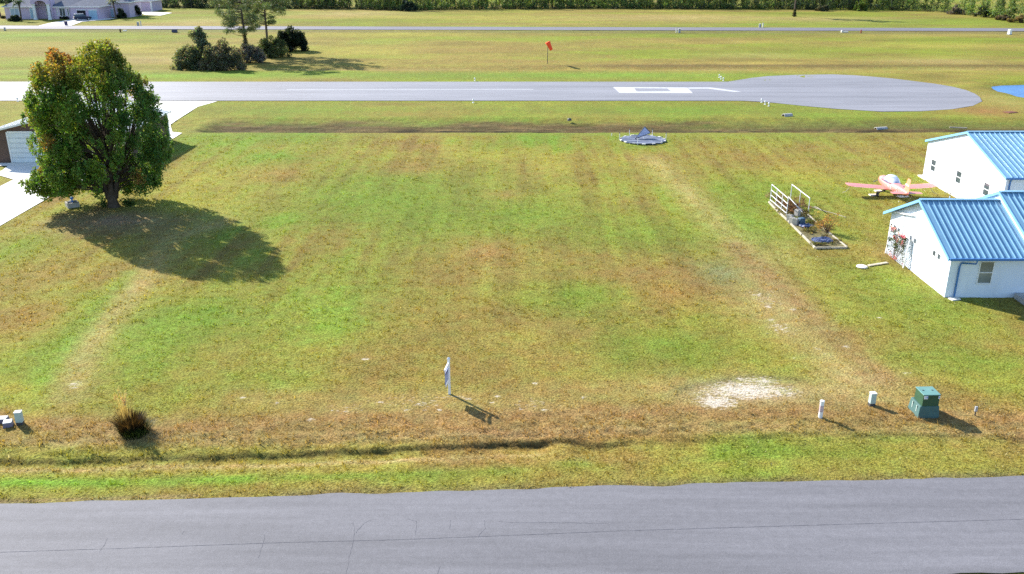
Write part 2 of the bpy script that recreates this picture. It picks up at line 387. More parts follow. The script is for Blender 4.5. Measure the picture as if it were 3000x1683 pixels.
STRIPS = [ # points on the wide print, half width px, colour, strength
 ([(0,1212),(300,1215),(620,1205)],26,BRIGHT,.85),([(620,1205),(1000,1195),(1300,1185)],24,GREEN,.6),([(1300,1190),(1900,1165),(2576,1160)],22,OLIVE,.55),
 ([(330,690),(220,810),(110,950),(70,1030)],38,BRIGHT,.6),([(560,560),(430,600),(370,690),(290,790),(215,890),(170,1000)],46,TAN,.60),
 ([(1640,400),(1790,540),(1900,660),(1990,790),(2080,900),(2150,980)],70,TAN,.48),([(1850,620),(1990,745),(2100,850),(2230,960)],46,(.27,.165,.075),.6),
 ([(0,1055),(350,1085),(800,1060),(1300,1045),(1800,1035),(2300,1045),(2576,1060)],66,(.26,.165,.062),1.0),([(0,1110),(700,1105),(1300,1085),(1900,1075),(2576,1090)],34,(.29,.195,.085),.6),
 ([(0,1180),(700,1165),(1100,1150),(1350,1135)],14,TAN,.7),([(0,962),(60,985),(90,1040)],40,YELLOW,.55),([(600,1000),(1000,1010),(1400,990),(1700,970)],60,(.28,.20,.065),.6),
 ([(0,1262),(500,1247)],7,LITTER,.5),([(1700,980),(1900,945),(2020,960)],14,DARK,.35)]
SANDS = [(1880,985,170,34,1.0),(1800,1012,75,26,1.0),(1910,960,90,22,.85),(1980,990,60,20,.8),(1750,990,60,30,.6),(1040,1012,260,40,.56),(1330,1018,150,30,.6),(1150,1000,60,14,.66),(870,1030,120,24,.56),(190,968,26,15,.8),(330,735,22,18,.55),(1930,755,75,45,.62),(1965,830,80,34,.66),(2080,900,60,30,.5),(1880,700,60,30,.4),(2120,880,60,16,.4),(2030,890,50,20,.36),(900,1010,40,14,.4),(1180,1008,60,14,.5),(930,890,60,12,.34),(1370,965,30,9,.45),(300,545,120,25,.40),(1480,590,200,90,.22),(1000,560,300,120,.20),(1800,1000,320,60,.30),(1600,980,300,60,.26),(300,900,120,60,.28),(2540,25,60,8,.6)] + [(x_, y_, 15, 5, .95) for x_, y_ in ((920,903),(1350,965),(1250,996),(1062,1015),(1105,1031),(1190,1020),(1322,1025),(1370,1031),(872,1036),(610,1000),(782,1056),(1022,1031),(955,1012),(1240,1012),(1905,742),(1930,772),(1955,820),(1972,830),(1940,805),(2130,873),(2000,902),(2055,876),(2280,940),(2212,800),(1995,780),(700,1015),(1470,1000),(1180,1003))]
def _ell(x, y, rx, ry):
    c = at(*s25(x, y)); a = at(*s25(x + rx, y)); up = at(*s25(x, max(y - ry, -60))); dn = at(*s25(x, y + ry))
    return c.x, (up.y + dn.y) / 2, max(abs(a.x - c.x), .2), max(abs(up.y - dn.y) / 2, .2)
_SP = [(_ell(*p[:4]), np.array(p[4]), p[5]) for p in SPOTS]
_SA = [(_ell(*p[:4]), p[4]) for p in SANDS]
_ST = []
for pts, hw, c, st in STRIPS:
    w = [at(*s25(*p)) for p in pts]; q = pts[len(pts) // 2]
    _ST.append(([(p.x, p.y) for p in w], abs(at(*s25(q[0] + hw, q[1])).x - at(*s25(*q)).x), np.array(c), st))
def turf(x, y):
    """linear albedo of the turf and the amount of bare sand at (x, y)"""
    n1 = fbm(x / 11, y / 11, 31, 4); n2 = fbm(x / 2.6, y / 3.2, 41, 4); n3 = fbm(x * 1.1, y * .05, 51, 3); n4 = fbm(x / .7, y / .9, 61, 3)
    g = np.clip(.48 + 1.25 * (n1 - .5) + .7 * (n2 - .5) + .75 * (n3 - .5) * sstep(45, 60, y) * (1 - sstep(98, 101, y)), 0, 1)[..., None]
    BR, OL, GR = np.array(BROWN), np.array(OLIVE), np.array(GREEN)
    c = np.where(g < .5, BR + (OL - BR) * (g * 2), OL + (GR - OL) * (g * 2 - 1))
    far = sstep(100, 135, y)[..., None]
    n5 = fbm(x / 48, y / 14, 33, 4)[..., None]; n6 = fbm(x / 14, y / 4.5, 35, 3)[..., None]; ft = np.array((.25, .192, .048))
    fc = ft + (np.array((.165, .190, .022)) - ft) * np.clip(.5 + 3.2 * (n5 - .5) + 1.6 * (n6 - .5), 0, 1)
    c = c * (1 - far * .9) + fc * (1.0 + .8 * (n6 - .5)) * far * .9
    wob = (n2 - .5) * 1.3 + (n4 - .5) * .5
    for (cx, cy, rx, ry), k, st in _SP:
        d = ((x - cx) / rx) ** 2 + ((y - cy) / ry) ** 2
        w = (st * 1.0 * np.exp(-(d * (1 + wob)).clip(0, 40)) * np.clip(1 + wob * .6, .3, 1.4)).clip(0, 1)[..., None]
        c = c + (k - c) * w
    for pts, hw, k, st in _ST:
        d, f = seg_dist(x, y, pts)
        w = (st * np.exp(-((d / hw) ** 2 * (1 + wob)).clip(0, 40)) * np.clip(1 + wob * .8, .2, 1.4)).clip(0, 1)[..., None]
        c = c + (k - c) * w
    # swale: coarse brown sedge, wet black bottom
    a = (y - FAR_LIP) / 9.5
    sw = (sstep(-.01, .03, a) * (1 - sstep(.6, 1.02, a + (n2 - .5) * .3)) * sstep(-38, -34, x))
    bn = fbm(x / 4, y / .55, 71, 4); bg_ = sstep(.45, .6, fbm(x / 16, y / 3, 73, 3)) * sstep(.35, .7, a)
    sc_ = np.array((.120, .082, .037)) * (.15 + 1.7 * bn[..., None]); sc_ = sc_ + (np.array((.15, .165, .035)) - sc_) * bg_[..., None] * .7
    c = c + (sc_ - c) * (sw * .93)[..., None]
    wet = np.maximum(sstep(.53, .64, fbm(x / 4, y / .35, 77, 4)) * sw * (1 - sstep(.35, .6, a)), np.exp(-((a - .17 - .08 * (fbm(x / 6, x * 0, 79, 2) - .5)) / .035) ** 2) * sstep(.42, .52, fbm(x / 9, x * 0 + 2, 78, 3)) * sw)
    c = c + (np.array((.03, .024, .016)) - c) * (wet * .85)[..., None]
    # near ditch: shade of the steep far bank painted as a dark line
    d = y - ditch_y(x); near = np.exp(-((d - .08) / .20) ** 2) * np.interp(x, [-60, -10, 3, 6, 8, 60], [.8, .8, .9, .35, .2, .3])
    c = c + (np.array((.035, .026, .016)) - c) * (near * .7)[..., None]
    # drain beyond the runway
    e = np.exp(-((y - at(1500, 199).y) / 1.4) ** 2)
    c = c + (np.array(TAN) * .95 - c) * (e * .35 * sstep(.4, .6, fbm(x / 20, y / 3, 91, 3)))[..., None]
    e = np.exp(-((y - at(1500, 192.5).y) / 1.5) ** 2) * sstep(-5, 25, x)
    c = c + (np.array((.12, .085, .035)) - c) * (e * .7)[..., None]
    # verge of the far road
    fy = FR0[0][1] + (x - FR0[0][0]) / (FR0[1][0] - FR0[0][0]) * (FR0[1][1] - FR0[0][1])
    e = np.exp(-((y - fy + 4) / 4.0) ** 2)
    c = c + (np.array((.15, .125, .05)) - c) * (e * .75)[..., None]
    c = c * (.88 + .24 * n4)[..., None] * (1 + .30 * (n2 - .5))[..., None]
    c = c * (1.03 + .50 * (n3 - .5) * sstep(38, 55, y) * (1 - sstep(98, 101, y)))[..., None]
    sv = street_v(x, y)
    e = np.exp(-((sv - .1) / .35) ** 2)
    c = c + (np.array((.15, .115, .06)) - c) * (e * .6 * sstep(.4, .62, n2))[..., None]
    s = np.zeros_like(x)
    for (cx, cy, rx, ry), st in _SA:
        s = np.maximum(s, st * np.exp(-(((x - cx) / rx) ** 2 + ((y - cy) / ry) ** 2).clip(0, 40) * (1 + wob)))
    return c.clip(.004, .9), s.clip(0, 1)

def lines(a, b, step, lo, hi, grow):
    v = list(np.arange(a, b, step)); s = step
    while v[-1] < hi: s = min(s * grow, 120); v.append(v[-1] + s)
    s = step; w = []; q = a
    while q > lo: s = min(s * grow, 120); q -= s; w.append(q)
    return np.array(w[::-1] + v)
xs = lines(-42, 42, .24, -900, 900, 1.055)
ys = np.concatenate([np.array([-400, -200, -90, -40, -10, 5, 14, 19]), np.arange(22, 26, .5), np.arange(26, 41, .11), np.arange(41, 70, .24), np.arange(70, 100, .36), np.arange(100, 114, .25), np.arange(114, 175, .7), np.arange(175, 330, 1.8), np.array([335, 345, 360, 380, 410, 450, 520, 640, 900, 1400, 2400])])
X, Y = np.meshgrid(xs, ys); nx, ny = len(xs), len(ys)
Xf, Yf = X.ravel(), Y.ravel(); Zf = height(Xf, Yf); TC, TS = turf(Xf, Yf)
me = bpy.data.meshes.new('ground')
me.vertices.add(nx * ny); me.vertices.foreach_set('co', np.stack([Xf, Yf, Zf], 1).astype(np.float32).ravel())
i = np.arange(nx * ny).reshape(ny, nx)
q = np.stack([i[:-1, :-1], i[:-1, 1:], i[1:, 1:], i[1:, :-1]], -1).reshape(-1, 4)
me.loops.add(q.size); me.loops.foreach_set('vertex_index', q.ravel().astype(np.int32))
me.polygons.add(len(q)); me.polygons.foreach_set('loop_start', np.arange(0, q.size, 4, dtype=np.int32))
me.polygons.foreach_set('use_smooth', np.ones(len(q), dtype=bool)); me.update(calc_edges=True)
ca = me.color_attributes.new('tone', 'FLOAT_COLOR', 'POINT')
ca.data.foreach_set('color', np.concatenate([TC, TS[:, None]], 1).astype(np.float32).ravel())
def turf_mat():
    m, nt, out = _nodes('mown_turf'); a = N(nt, 'ShaderNodeAttribute'); a.attribute_name = 'tone'
    p = coord(nt, False); b = N(nt, 'ShaderNodeBsdfPrincipled')
    f1 = noise(nt, 9, 4, .65, p); f2 = noise(nt, 2.2, 5, .65, p); f3 = noise(nt, 26, 2, .6, p)
    c = mixc(nt, 1.0, a.outputs['Color'], ramp(nt, f1, [(.30, .38), (.5, 1.0), (.70, 1.55)]), 'MULTIPLY')
    c = mixc(nt, 1.0, c, ramp(nt, f2, [(.3, .80), (.7, 1.2)]), 'MULTIPLY')
    hue = noise(nt, 1.1, 4, .6, p)
    c = mixc(nt, 1.0, c, ramp(nt, hue, [(.3, (1.10, .96, .95)), (.7, (.90, 1.05, 1.0))]), 'MULTIPLY')
    s = noise(nt, 6.5, 6, .75, coord(nt, False, (.55, 1.1, 1.0)), .4)
    th = mathn(nt, 'SUBTRACT', mathn(nt, 'ADD', mathn(nt, 'MULTIPLY', a.outputs['Alpha'], .44), s), .795)
    k = ramp(nt, th, [(.0, 0), (.14, 1)])
    c = mixc(nt, k, c, mixc(nt, 1.0, SAND, ramp(nt, f3, [(.3, .75), (.7, 1.1)]), 'MULTIPLY'))
    L(nt, c, b.inputs['Base Color']); b.inputs['Roughness'].default_value = .95; b.inputs['Specular IOR Level'].default_value = .08
    h = mathn(nt, 'ADD', mathn(nt, 'MULTIPLY', f1, .8), mathn(nt, 'MULTIPLY', f3, .25))
    bn = N(nt, 'ShaderNodeBump'); bn.inputs['Strength'].default_value = .9; bn.inputs['Distance'].default_value = .13
    L(nt, h, bn.inputs['Height']); L(nt, bn.outputs[0], b.inputs['Normal']); L(nt, b.outputs[0], out.inputs[0]); return m
M['turf'] = turf_mat()
ground = tag(link('ground', me, M['turf']), kind='structure')

# ------------------------------------------------------------------ pavings (sheets on the ground)
def sheet(name, pts, z, mat, kind='structure', parent=None, thick=.0):
    bm = bmesh.new(); f = bm.faces.new([bm.verts.new((p[0], p[1], z)) for p in pts])
    bmesh.ops.recalc_face_normals(bm, faces=bm.faces)
    if f.normal.z < 0: f.normal_flip()
    bmesh.ops.triangulate(bm, faces=bm.faces)
    mm = bpy.data.meshes.new(name); bm.to_mesh(mm); bm.free(); o = link(name, mm, mat, parent)
    if kind: o['kind'] = kind
    return o
def strip_edge(p0, u, n, off, a, b, step, amp, seed):
    t = np.arange(a, b, step); w = (fbm(t * .55, t * 0 + seed, seed, 4) - .5) * amp + (fbm(t * .09, t * 0, seed + 5, 2) - .5) * amp * .6
    return [(p0.x + u.x * k + n.x * (off + d), p0.y + u.y * k + n.y * (off + d)) for k, d in zip(t, w)]
e1 = strip_edge(S0, SU, SN, .05, -400, 450, .35, .28, 5); e0 = strip_edge(S0, SU, SN, -SW, -400, 450, .35, .28, 15)
sb = MB(); n = len(e1)
sb.add([(x, y, .012) for x, y in e0] + [(x, y, .012) for x, y in e1], [(k, k + 1, n + k + 1, n + k) for k in range(n - 1)])
street = tag(sb.build('street', M['street']), kind='structure')
# sealed seam and cracks in the asphalt
def crack(name, pts, w, mat, parent, z, jit=.02):
    mb = MB(); P = []
    for a, b in zip(pts[:-1], pts[1:]):
        a = Vector(a); b = Vector(b); k = max(2, int((b - a).length / .15))
        P += [a.lerp(b, i / k) for i in range(k)]
    P.append(Vector(pts[-1])); vs = []
    for i, p in enumerate(P):
        t = (P[min(i + 1, len(P) - 1)] - P[max(i - 1, 0)]).normalized(); s = Vector((-t.y, t.x, 0))
        o = s * random.uniform(-jit, jit); ww = w * random.uniform(.4, 1.2) / 2
        vs += [(p.x + o.x - s.x * ww, p.y + o.y - s.y * ww, z), (p.x + o.x + s.x * ww, p.y + o.y + s.y * ww, z)]
    mb.add(vs, [(2 * i, 2 * i + 1, 2 * i + 3, 2 * i + 2) for i in range(len(P) - 1)])
    return mb.build(name, mat, parent)
M['crack'] = paint('dark_crack_filler', (.095, .094, .11), .9, .2, 3)
z5 = lambda x, y: at(x / 1.71733, 1380 + y / 1.71733)
z6 = lambda x, y: at(1500 + x / 1.71733, 1380 + y / 1.71733)
crack('seam', [z5(-900, 440), z5(0, 411), z5(620, 391), z5(1400, 363), z5(2000, 348), z5(2576, 326), z6(500, 305), z6(1500, 275), z6(2576, 245), z6(4200, 205)], .016, M['crack'], street, .017, .006)
for pts in ([z5(1742, 520), z5(1760, 430), z5(1778, 350), z5(1785, 315), z5(1778, 260)], [z5(1790, 315), z5(1830, 265), z5(1870, 250)], [z5(2090, 325), z5(2098, 255), z5(2050, 243)],
            [z5(500, 410), z5(525, 375), z5(538, 340)], [z5(2405, 335), z5(2440, 290), z5(2437, 250)], [z5(2510, 258), z6(0, 262), z6(260, 262), z6(485, 268), z6(495, 303)], [z5(1300, 440), z5(1330, 340), z5(1333, 320)], [z5(915, 322), z5(925, 305)], [z5(2200, 520), z5(2215, 480)], [z5(2262, 300), z5(2264, 250)]):
    crack('crack', pts, .011, M['crack'], street, .016, .02)
rw = [at(*p) for p in ((2130, 239), (2200, 229.5), (2250, 224), (2330, 220.5), (2440, 219), (2500, 221.5), (2560, 226), (2620, 231.5), (2680, 239), (2740, 246.5), (2790, 255), (2830, 265), (2855, 275), (2870, 285), (2877, 298), (2850, 311), (2790, 321), (2700, 327), (2580, 328), (2450, 320), (2350, 311), (2250, 300.5), (2180, 296.5), (2130, 295.5))]
runway = sheet('runway', [(-900, RUN_Y0), *[(p.x, p.y) for p in [Vector((rw[-1].x, RUN_Y0, 0))] + rw[::-1][1:-1] + [Vector((rw[0].x, RUN_Y1, 0))]], (-900, RUN_Y1)], .03, M['runway'])
zr = lambda x, y: at(1500 + x / 3.43467, y / 3.43467, .036)
mk = MB()
A_, B_, C_, D_ = zr(1015, 877), zr(1765, 882), zr(1820, 940), zr(1080, 937); a_, b_, c_, d_ = zr(1230, 890), zr(1562, 893), zr(1600, 920), zr(1256, 922)
mk.add([A_, B_, C_, D_, a_, b_, c_, d_], [(0, 1, 5, 4), (1, 2, 6, 5), (2, 3, 7, 6), (3, 0, 4, 7)])
mk.add([zr(1772, 882), zr(2000, 882), zr(2310, 924), zr(2235, 927), zr(1965, 894), zr(1782, 895)], [(0, 1, 4, 5), (1, 2, 3, 4)])
mk.build('painted_number', M['line'], runway)
ya = at(1200, 263.0).y
MB().add([(at(838, 264).x, ya - .2, .036), (at(1562, 261).x, ya - .2, .036), (at(1562, 261).x, ya + .2, .036), (at(838, 264).x, ya + .2, .036)], [(0, 1, 2, 3)]).build('centre_line', M['line'], runway)
dx = FR1[0][0]
sheet('road', [(FR0[0][0] - 700 * 1, FR0[0][1] - 700 * (FR0[1][1] - FR0[0][1]) / (FR0[1][0] - FR0[0][0])), FR0[0], FR0[1], (FR0[1][0] + 500, FR0[1][1] - 8), (FR1[1][0] + 500, FR1[1][1] - 8), FR1[1], FR1[0], (FR1[0][0] - 700, FR1[0][1] - 700 * (FR1[1][1] - FR1[0][1]) / (FR1[1][0] - FR1[0][0]))], .09, M['road'])
sheet('apron', APRON, .045, M['concrete'])
sheet('driveway', [at(*p) for p in ((-90, 720), (0, 664), (100, 606), (201, 548), (330, 497), (380, 479), (-200, 479), (-200, 488), (23, 488), (5, 502), (-30, 510), (0, 516), (40, 528), (0, 548), (-90, 590))], .05, M['concrete'])
sheet('driveway', [at(*p) for p in ((112, 77.2), (205, 77.6), (222, 72), (240, 65), (275, 62), (305, 60), (340, 56), (300, 53), (240, 54), (210, 58), (190, 62), (150, 68))], .095, M['concrete'])
sheet('driveway', [at(*p) for p in ((405, 37), (440, 36), (505, 39), (470, 47), (425, 45))], .10, M['concrete'])
def water_mat():
    m, nt, out = _nodes('pond_water'); b = N(nt, 'ShaderNodeBsdfPrincipled'); p = coord(nt, False)
    L(nt, ramp(nt, noise(nt, .4, 4, .6, p), [(.3, (.012, .085, .27)), (.7, (.03, .15, .40))]), b.inputs['Base Color'])  # blue of the reflected sky put into the base colour
    b.inputs['Roughness'].default_value = .25; b.inputs['Specular IOR Level'].default_value = .12
    bn = N(nt, 'ShaderNodeBump'); bn.inputs['Strength'].default_value = .4; bn.inputs['Distance'].default_value = .05
    L(nt, noise(nt, 2.5, 3, .6, coord(nt, False, (1, .5, 1))), bn.inputs['Height']); L(nt, bn.outputs[0], b.inputs['Normal']); L(nt, b.outputs[0], out.inputs[0]); return m
sheet('water', [(PC.x + (p.x - PC.x) * 1.12, PC.y + (p.y - PC.y) * 1.14) for p in POND], -.40, water_mat())

# ------------------------------------------------------------------ grass
def grass_band(y0, y1, dens, h, w, blades, seed, lean=.6):
    area = (y1 - y0) * 1.3 * (y0 + y1) / 2; n = int(area * dens)
    y = y0 + (y1 - y0) * RNG.random(n); x = (RNG.random(n) * 2 - 1) * (.60 * y + 4)
    sv = street_v(x, y); k = (sv > .06) & (fbm(x / .8, y / .8, seed, 3) > .40)
    for poly in (APRON,): pass
    x, y = x[k], y[k]; c, s = turf(x, y); k = RNG.random(len(x)) > s * 1.6
    # nothing grows on the driveway or under the buildings
    k &= ~((x < -37.0) & (y > 86) ) & ~((x > 25.8) & (y > 50.2) & (y < 60)) & ~((x > 37.8) & (y > 67) & (y < 82))
    gx = (x - DRV[0][0]); k &= ~((y - DRV[0][1]) * DRV[1][0] - gx * DRV[1][1] > 0)
    x, y, c = x[k], y[k], c[k]; n = len(x); z = height(x, y)
    rough = np.exp(-((y - ditch_y(x) - 1.4) / 2.0) ** 2)
    H = h * (.55 + .9 * RNG.random(n)) * (1 + .55 * rough); P = np.stack([x, y, z - .01], 1)
    V = []; C = []
    for b in range(blades):
        a = RNG.random(n) * 2 * np.pi; o = np.stack([np.cos(a), np.sin(a), a * 0], 1); side = np.stack([-np.sin(a), np.cos(a), a * 0], 1)
        r = (RNG.random(n) * w * 1.5)[:, None]; ww = (w * (.35 + .4 * RNG.random(n)))[:, None]
        base = P + o * r; tip = base + o * (H * lean * (.4 + RNG.random(n)))[:, None] + np.array([0, 0, 1]) * (H * (.6 + .5 * RNG.random(n)))[:, None]
        V.append(np.stack([base - side * ww / 2, base + side * ww / 2, tip], 1)); C.append(c * (.72 + .75 * RNG.random(n))[:, None] * np.where(RNG.random(n) > .82, 1.45, 1.0)[:, None])
        pale = RNG.random(n) > .965; C[-1][pale] = np.array((.55, .50, .30)) * (.6 + .6 * RNG.random((pale.sum(), 1)))
    return np.concatenate(V), np.concatenate(C)
DRV = (at(-90, 720), at(201, 548) - at(-90, 720))
bands = [grass_band(28, 46, 11, .105, .06, 5, 111, .5), grass_band(46, 75, 5.5, .13, .09, 5, 112, .5), grass_band(75, 100, 2, .16, .12, 5, 113, .5), grass_band(27.5, 42, 95, .050, .035, 3, 101), grass_band(42, 58, 42, .055, .05, 3, 102), grass_band(58, 100, 13, .065, .08, 3, 103)]
GV = np.concatenate([b[0] for b in bands]).reshape(-1, 3); GC = np.concatenate([b[1] for b in bands]).clip(0, .9)
M['grass'] = leaf_mat('grass_blades', .35, 1.0, .7, .1)
tag(link('grass', np_mesh('grass', GV, 3, GC), M['grass']), 'short mown lawn grass, green and straw coloured, covering the open lot', 'grass', kind='stuff')
print('grass blades', len(GC), 'ground verts', nx * ny)

# ------------------------------------------------------------------ buildings
def gable(root, x0, x1, y0, y1, z0, eave, peak, wall, roof, trim, rake=.35, over=.4, rib=.36, rib_mat=None, names=('wall', 'roof')):
    """box with a gable roof, ridge along local x"""
    ym = (y0 + y1) / 2; half = (y1 - y0) / 2; sl = (peak - eave) / half
    MB().prism([(x0, y0, z0), (x0, y1, z0), (x0, y1, eave), (x0, ym, peak), (x0, y0, eave)], (x1 - x0, 0, 0)).build(names[0], wall, root)
    mb = MB(); up = .03; th = .09; xa, xb = x0 - rake, x1 + rake
    for s in (-1, 1):
        a = Vector((xa, ym, peak + up)); b = Vector((xa, ym + s * (half + over), eave - sl * over + up))
        mb.prism([a, b, b + Vector((0, 0, th)), a + Vector((0, 0, th))], (xb - xa, 0, 0))
        n = int((xb - xa) / rib)
        for k in range(1, n):
            xx = xa + k * (xb - xa) / n
            mb.bar(Vector((xx, ym + s * .12, peak + up + th + .02 - sl * .12)), Vector((xx, b.y, b.z + th + .02)), .045, .085)
    mb.bar((xa, ym, peak + up + th + .015), (xb, ym, peak + up + th + .015), .34, .05)      # ridge cap
    rf = mb.build(names[1], roof, root)
    for x in (xa - .02, xb + .02):
        for s in (-1, 1):
            t = MB(); a = Vector((x, ym, peak + up - .03)); b = Vector((x, ym + s * (half + over + .04), eave - sl * (over + .04) + up - .03))
            d = Vector((0, 0, .20)); t.prism([a - d * .25, b - d * .25, b + d * .72, a + d * .72], (.06 if x > x0 else -.06, 0, 0)); t.build('rake_trim', trim, root)
    return sl, rf
def window(root, c, axis, w, h, frame=None, pane=None, bars=1, lower=None):
    """axis: outward normal '-x' or '-y'. frame with panes as its children"""
    c = Vector(c); n = Vector((-1, 0, 0)) if axis == '-x' else Vector((0, -1, 0)); t = Vector((0, 1, 0)) if axis == '-x' else Vector((1, 0, 0))
    f = MB(); e = .05; z = Vector((0, 0, 1)); o = c + n * .02
    for s in (-1, 1):
        f.bar(o + t * s * (w / 2 + e / 2) - z * (h / 2 + e), o + t * s * (w / 2 + e / 2) + z * (h / 2 + e), e, .07)
        f.bar(o - t * w / 2 + z * s * (h / 2 + e / 2), o + t * w / 2 + z * s * (h / 2 + e / 2), .07, e)
    if bars: f.bar(o - t * w / 2, o + t * w / 2, .06, e)
    fr = f.build('window', frame or M['window_white'], root)
    for s in (-1, 1):
        p = c + z * s * (h / 4); g = MB(); hh = h / 2 - (.03 if bars else 0)
        q = [p + t * a * w / 2 + z * b * hh / 2 + n * .006 for a, b in ((-1, -1), (1, -1), (1, 1), (-1, 1))]
        g.prism(q, n * .004); g.build('pane', (pane or M['glass']) if s > 0 or lower is None else lower, fr)
    return fr

# --- white house with the blue roof
HX, HY0, HY1 = 26.3, 50.6, 59.7
house = thing('house', 'white stucco house with blue standing seam roof and pink flowering vine on its gable', 'house', (0, 0, 0))
sl, _ = gable(house, HX, 31.0, HY0, HY1, -.3, 2.72, 4.78, M['white_wall'], M['roof_blue'], M['trim_blue'], .32, .42, .34)
gable(house, 31.0, 42.0, HY0 - .0, HY1 + .0, -.3, 3.24, 5.30, M['white_wall'], M['roof_blue'], M['trim_blue'], .04, .42, .34, names=('raised_wall', 'raised_roof'))
g = MB(); ez = 2.72 - sl * .42
g.bar((HX - .34, HY0 - .50, ez + .07), (30.7, HY0 - .50, ez + .07), .12, .14); g.build('gutter', M['gutter_blue'], house, bevel=.02)
g = MB(); g.tube([(HX + 1.35, HY0 - .44, ez + .02), (HX + 1.30, HY0 - .44, ez - .22), (HX + .62, HY0 - .07, ez - .30), (HX + .55, HY0 - .07, ez - .55), (HX + .55, HY0 - .07, .1)], .055, 6); g.build('downspout', M['gutter_blue'], house)
wp = on_y(2887, 799, HY0); window(house, (wp.x, HY0, wp.z), '-y', .78, 1.36, pane=M['glass_pale'])
for px, py in ((2628.7, 671), (2675.5, 702), (2745, 747.5)):
    p = on_x(px, py, HX); fr = MB(); 
    for s in (-1, 1):
        fr.prism([(HX, p.y + s * .33 + a * .20, p.z + b * .19) for a, b in ((-1, -1), (1, -1), (1, 1), (-1, 1))], (-.03, 0, 0))
        fw = fr.build('window', M['window_white'], house); fr = MB(); MB().prism([(HX - .032, p.y + s * .33 + a * .16, p.z + b * .155) for a, b in ((-1, -1), (1, -1), (1, 1), (-1, 1))], (-.004, 0, 0)).build('pane', M['glass'], fw)
zh = lambda x, y: on_x(2560 + x / 4.25, 560 + y / 4.25, HX - .02)
c = MB(); c.tube([zh(388, 305), zh(342, 610), zh(330, 700)], .018, 5); c.tube([zh(520, 310), zh(495, 560), zh(470, 740), zh(462, 960)], .015, 5); c.build('conduit', M['grey_metal'], house)
c = MB(); c.tube([zh(615, 270), zh(535, 740)], .008, 4); c.build('seam_strip', M['window_white'], house)
c = MB(); a, b = zh(280, 262), zh(505, 302); c.bar(a - Vector((.12, 0, 0)), b - Vector((.12, 0, 0)), .07, .09); c.bar(a.lerp(b, .5), a.lerp(b, .5) - Vector((.12, 0, 0)), .05, .05); c.build('awning_bar', M['white_paint'], house)
tag(MB().box((HX + .45, HY0 - .35, .04), (.62, .40, .08), .3).build('splash_block', M['concrete'], bevel=.02), 'small pale splash block on the grass below the blue downspout', 'splash block')
# antenna on the ridge
an = thing('antenna', 'small dark rooftop antenna on a white mast at the blue house ridge', 'antenna', (28.05, 55.6, 4.80))
MB().tube([(0, 0, 0), (0, 0, .42)], .045, 8).build('mast', M['white_paint'], an)
m_ = MB(); m_.tube([(0, 0, .4), (0, 0, .85)], .03, 6); m_.bar((-.5, .12, .80), (.5, -.12, .88), .05, .04)
for k in range(-2, 3): m_.bar((k * .2, -.25 - k * .048, .84), (k * .2, .25 - k * .048, .84), .025, .025)
m_.build('antenna_boom', M['dark_metal'], an)
an.scale = (.7, .7, .5)
# porch slab
st = MB(); p = at(3000, 880); st.box((p.x + 1.55, HY0 - .95, .16), (4.0, 1.7, .36)); tag(st.build('porch_step', M['old_concrete'], bevel=.02), 'low grey concrete porch step against the shaded front of the white house', 'step')
# trellis and vine
tr = thing('trellis', 'white lattice trellis leaning against the sunny gable of the white house', 'trellis', (0, 0, 0))
ty0, ty1 = zh(180, 900).y, zh(420, 985).y; t = MB()
for k in range(15):
    for s in (-1, 1):
        yk = ty0 + (ty1 - ty0) * k / 14; h = 1.7; dy = (ty1 - ty0) * .55 * s; y2 = yk + dy; zz = h
        if not (min(ty0, ty1) <= y2 <= max(ty0, ty1)):
            yc = max(min(ty0, ty1), min(max(ty0, ty1), y2)); zz = h * abs(yc - yk) / abs(dy) if dy else h; y2 = yc
        if zz > .1: t.bar((HX - .30 + (0.012 * s), yk, .05), (HX - .22 + (0.012 * s), y2, .05 + zz), .05, .012)
t.build('lattice', M['white_paint'], tr)
t = MB(); 
for y in (ty0, ty1): t.bar((HX - .33, y, 0), (HX - .2, y, 1.95), .07, .07)
t.bar((HX - .2, ty0, 1.93), (HX - .2, ty1, 1.93), .07, .07); t.build('trellis_frame', M['white_paint'], tr)

# --- rear white hangar with blue roof
hg = thing('hangar', 'large white hangar with blue ribbed roof and three small windows behind the parked airplane', 'hangar', (0, 0, 0))
sl, _ = gable(hg, 38.2, 60.0, 67.5, 81.4, -.3, 3.25, 5.35, M['white_wall'], M['roof_blue'], M['trim_blue'], .12, .22, .42)
g = MB(); g.bar((38.1, 67.5 - .30, 3.25 - sl * .22 + .06), (60, 67.5 - .30, 3.25 - sl * .22 + .06), .12, .14); g.build('gutter', M['gutter_blue'], hg)
g = MB(); g.tube([(38.5, 67.27, 3.2), (38.5, 67.43, 2.95), (38.5, 67.43, .1)], .06, 6); g.build('downspout', M['gutter_blue'], hg)
for px, py in ((2735.5, 485.6), (2809.6, 520), (2890.5, 556)):
    p = on_x(px, py, 38.2); window(hg, (38.2, p.y, p.z), '-x', .85, 1.0)
MB().box((37.95, 74.4, .03), (.5, 13.9, .14)).build('footing', M['concrete'], hg)

# --- brown hangar behind the big tree
bh = thing('hangar', 'brown metal hangar with white roof and pale garage door behind the big tree', 'hangar', (-44.2, 86.6, 0), R(90))
sl, _ = gable(bh, 0, 11.2, -6.5, 6.5, -.3, 3.05, 4.62, M['brown_wall'], M['roof_white'], M['roof_white'], .35, .4, .6)
d = MB()
for k in range(6): d.box((-.04, 2.35, .03 + .245 + k * .49), (.05, 5.0, .465))
d.build('garage_door', M['door_white'], bh, bevel=.01)
d = MB()
for y in (-.24, 4.94): d.box((-.05, y, 1.5), (.07, .16, 3.1))
d.box((-.05, 2.35, 3.06), (.07, 5.02, .16)); d.build('door_frame', M['window_white'], bh)
for x in (0, 11.2):
    for y in (-6.5, 6.5): MB().box((x, y, 1.45), (.22, .22, 3.0)).build('corner_trim', M['window_white'], bh)

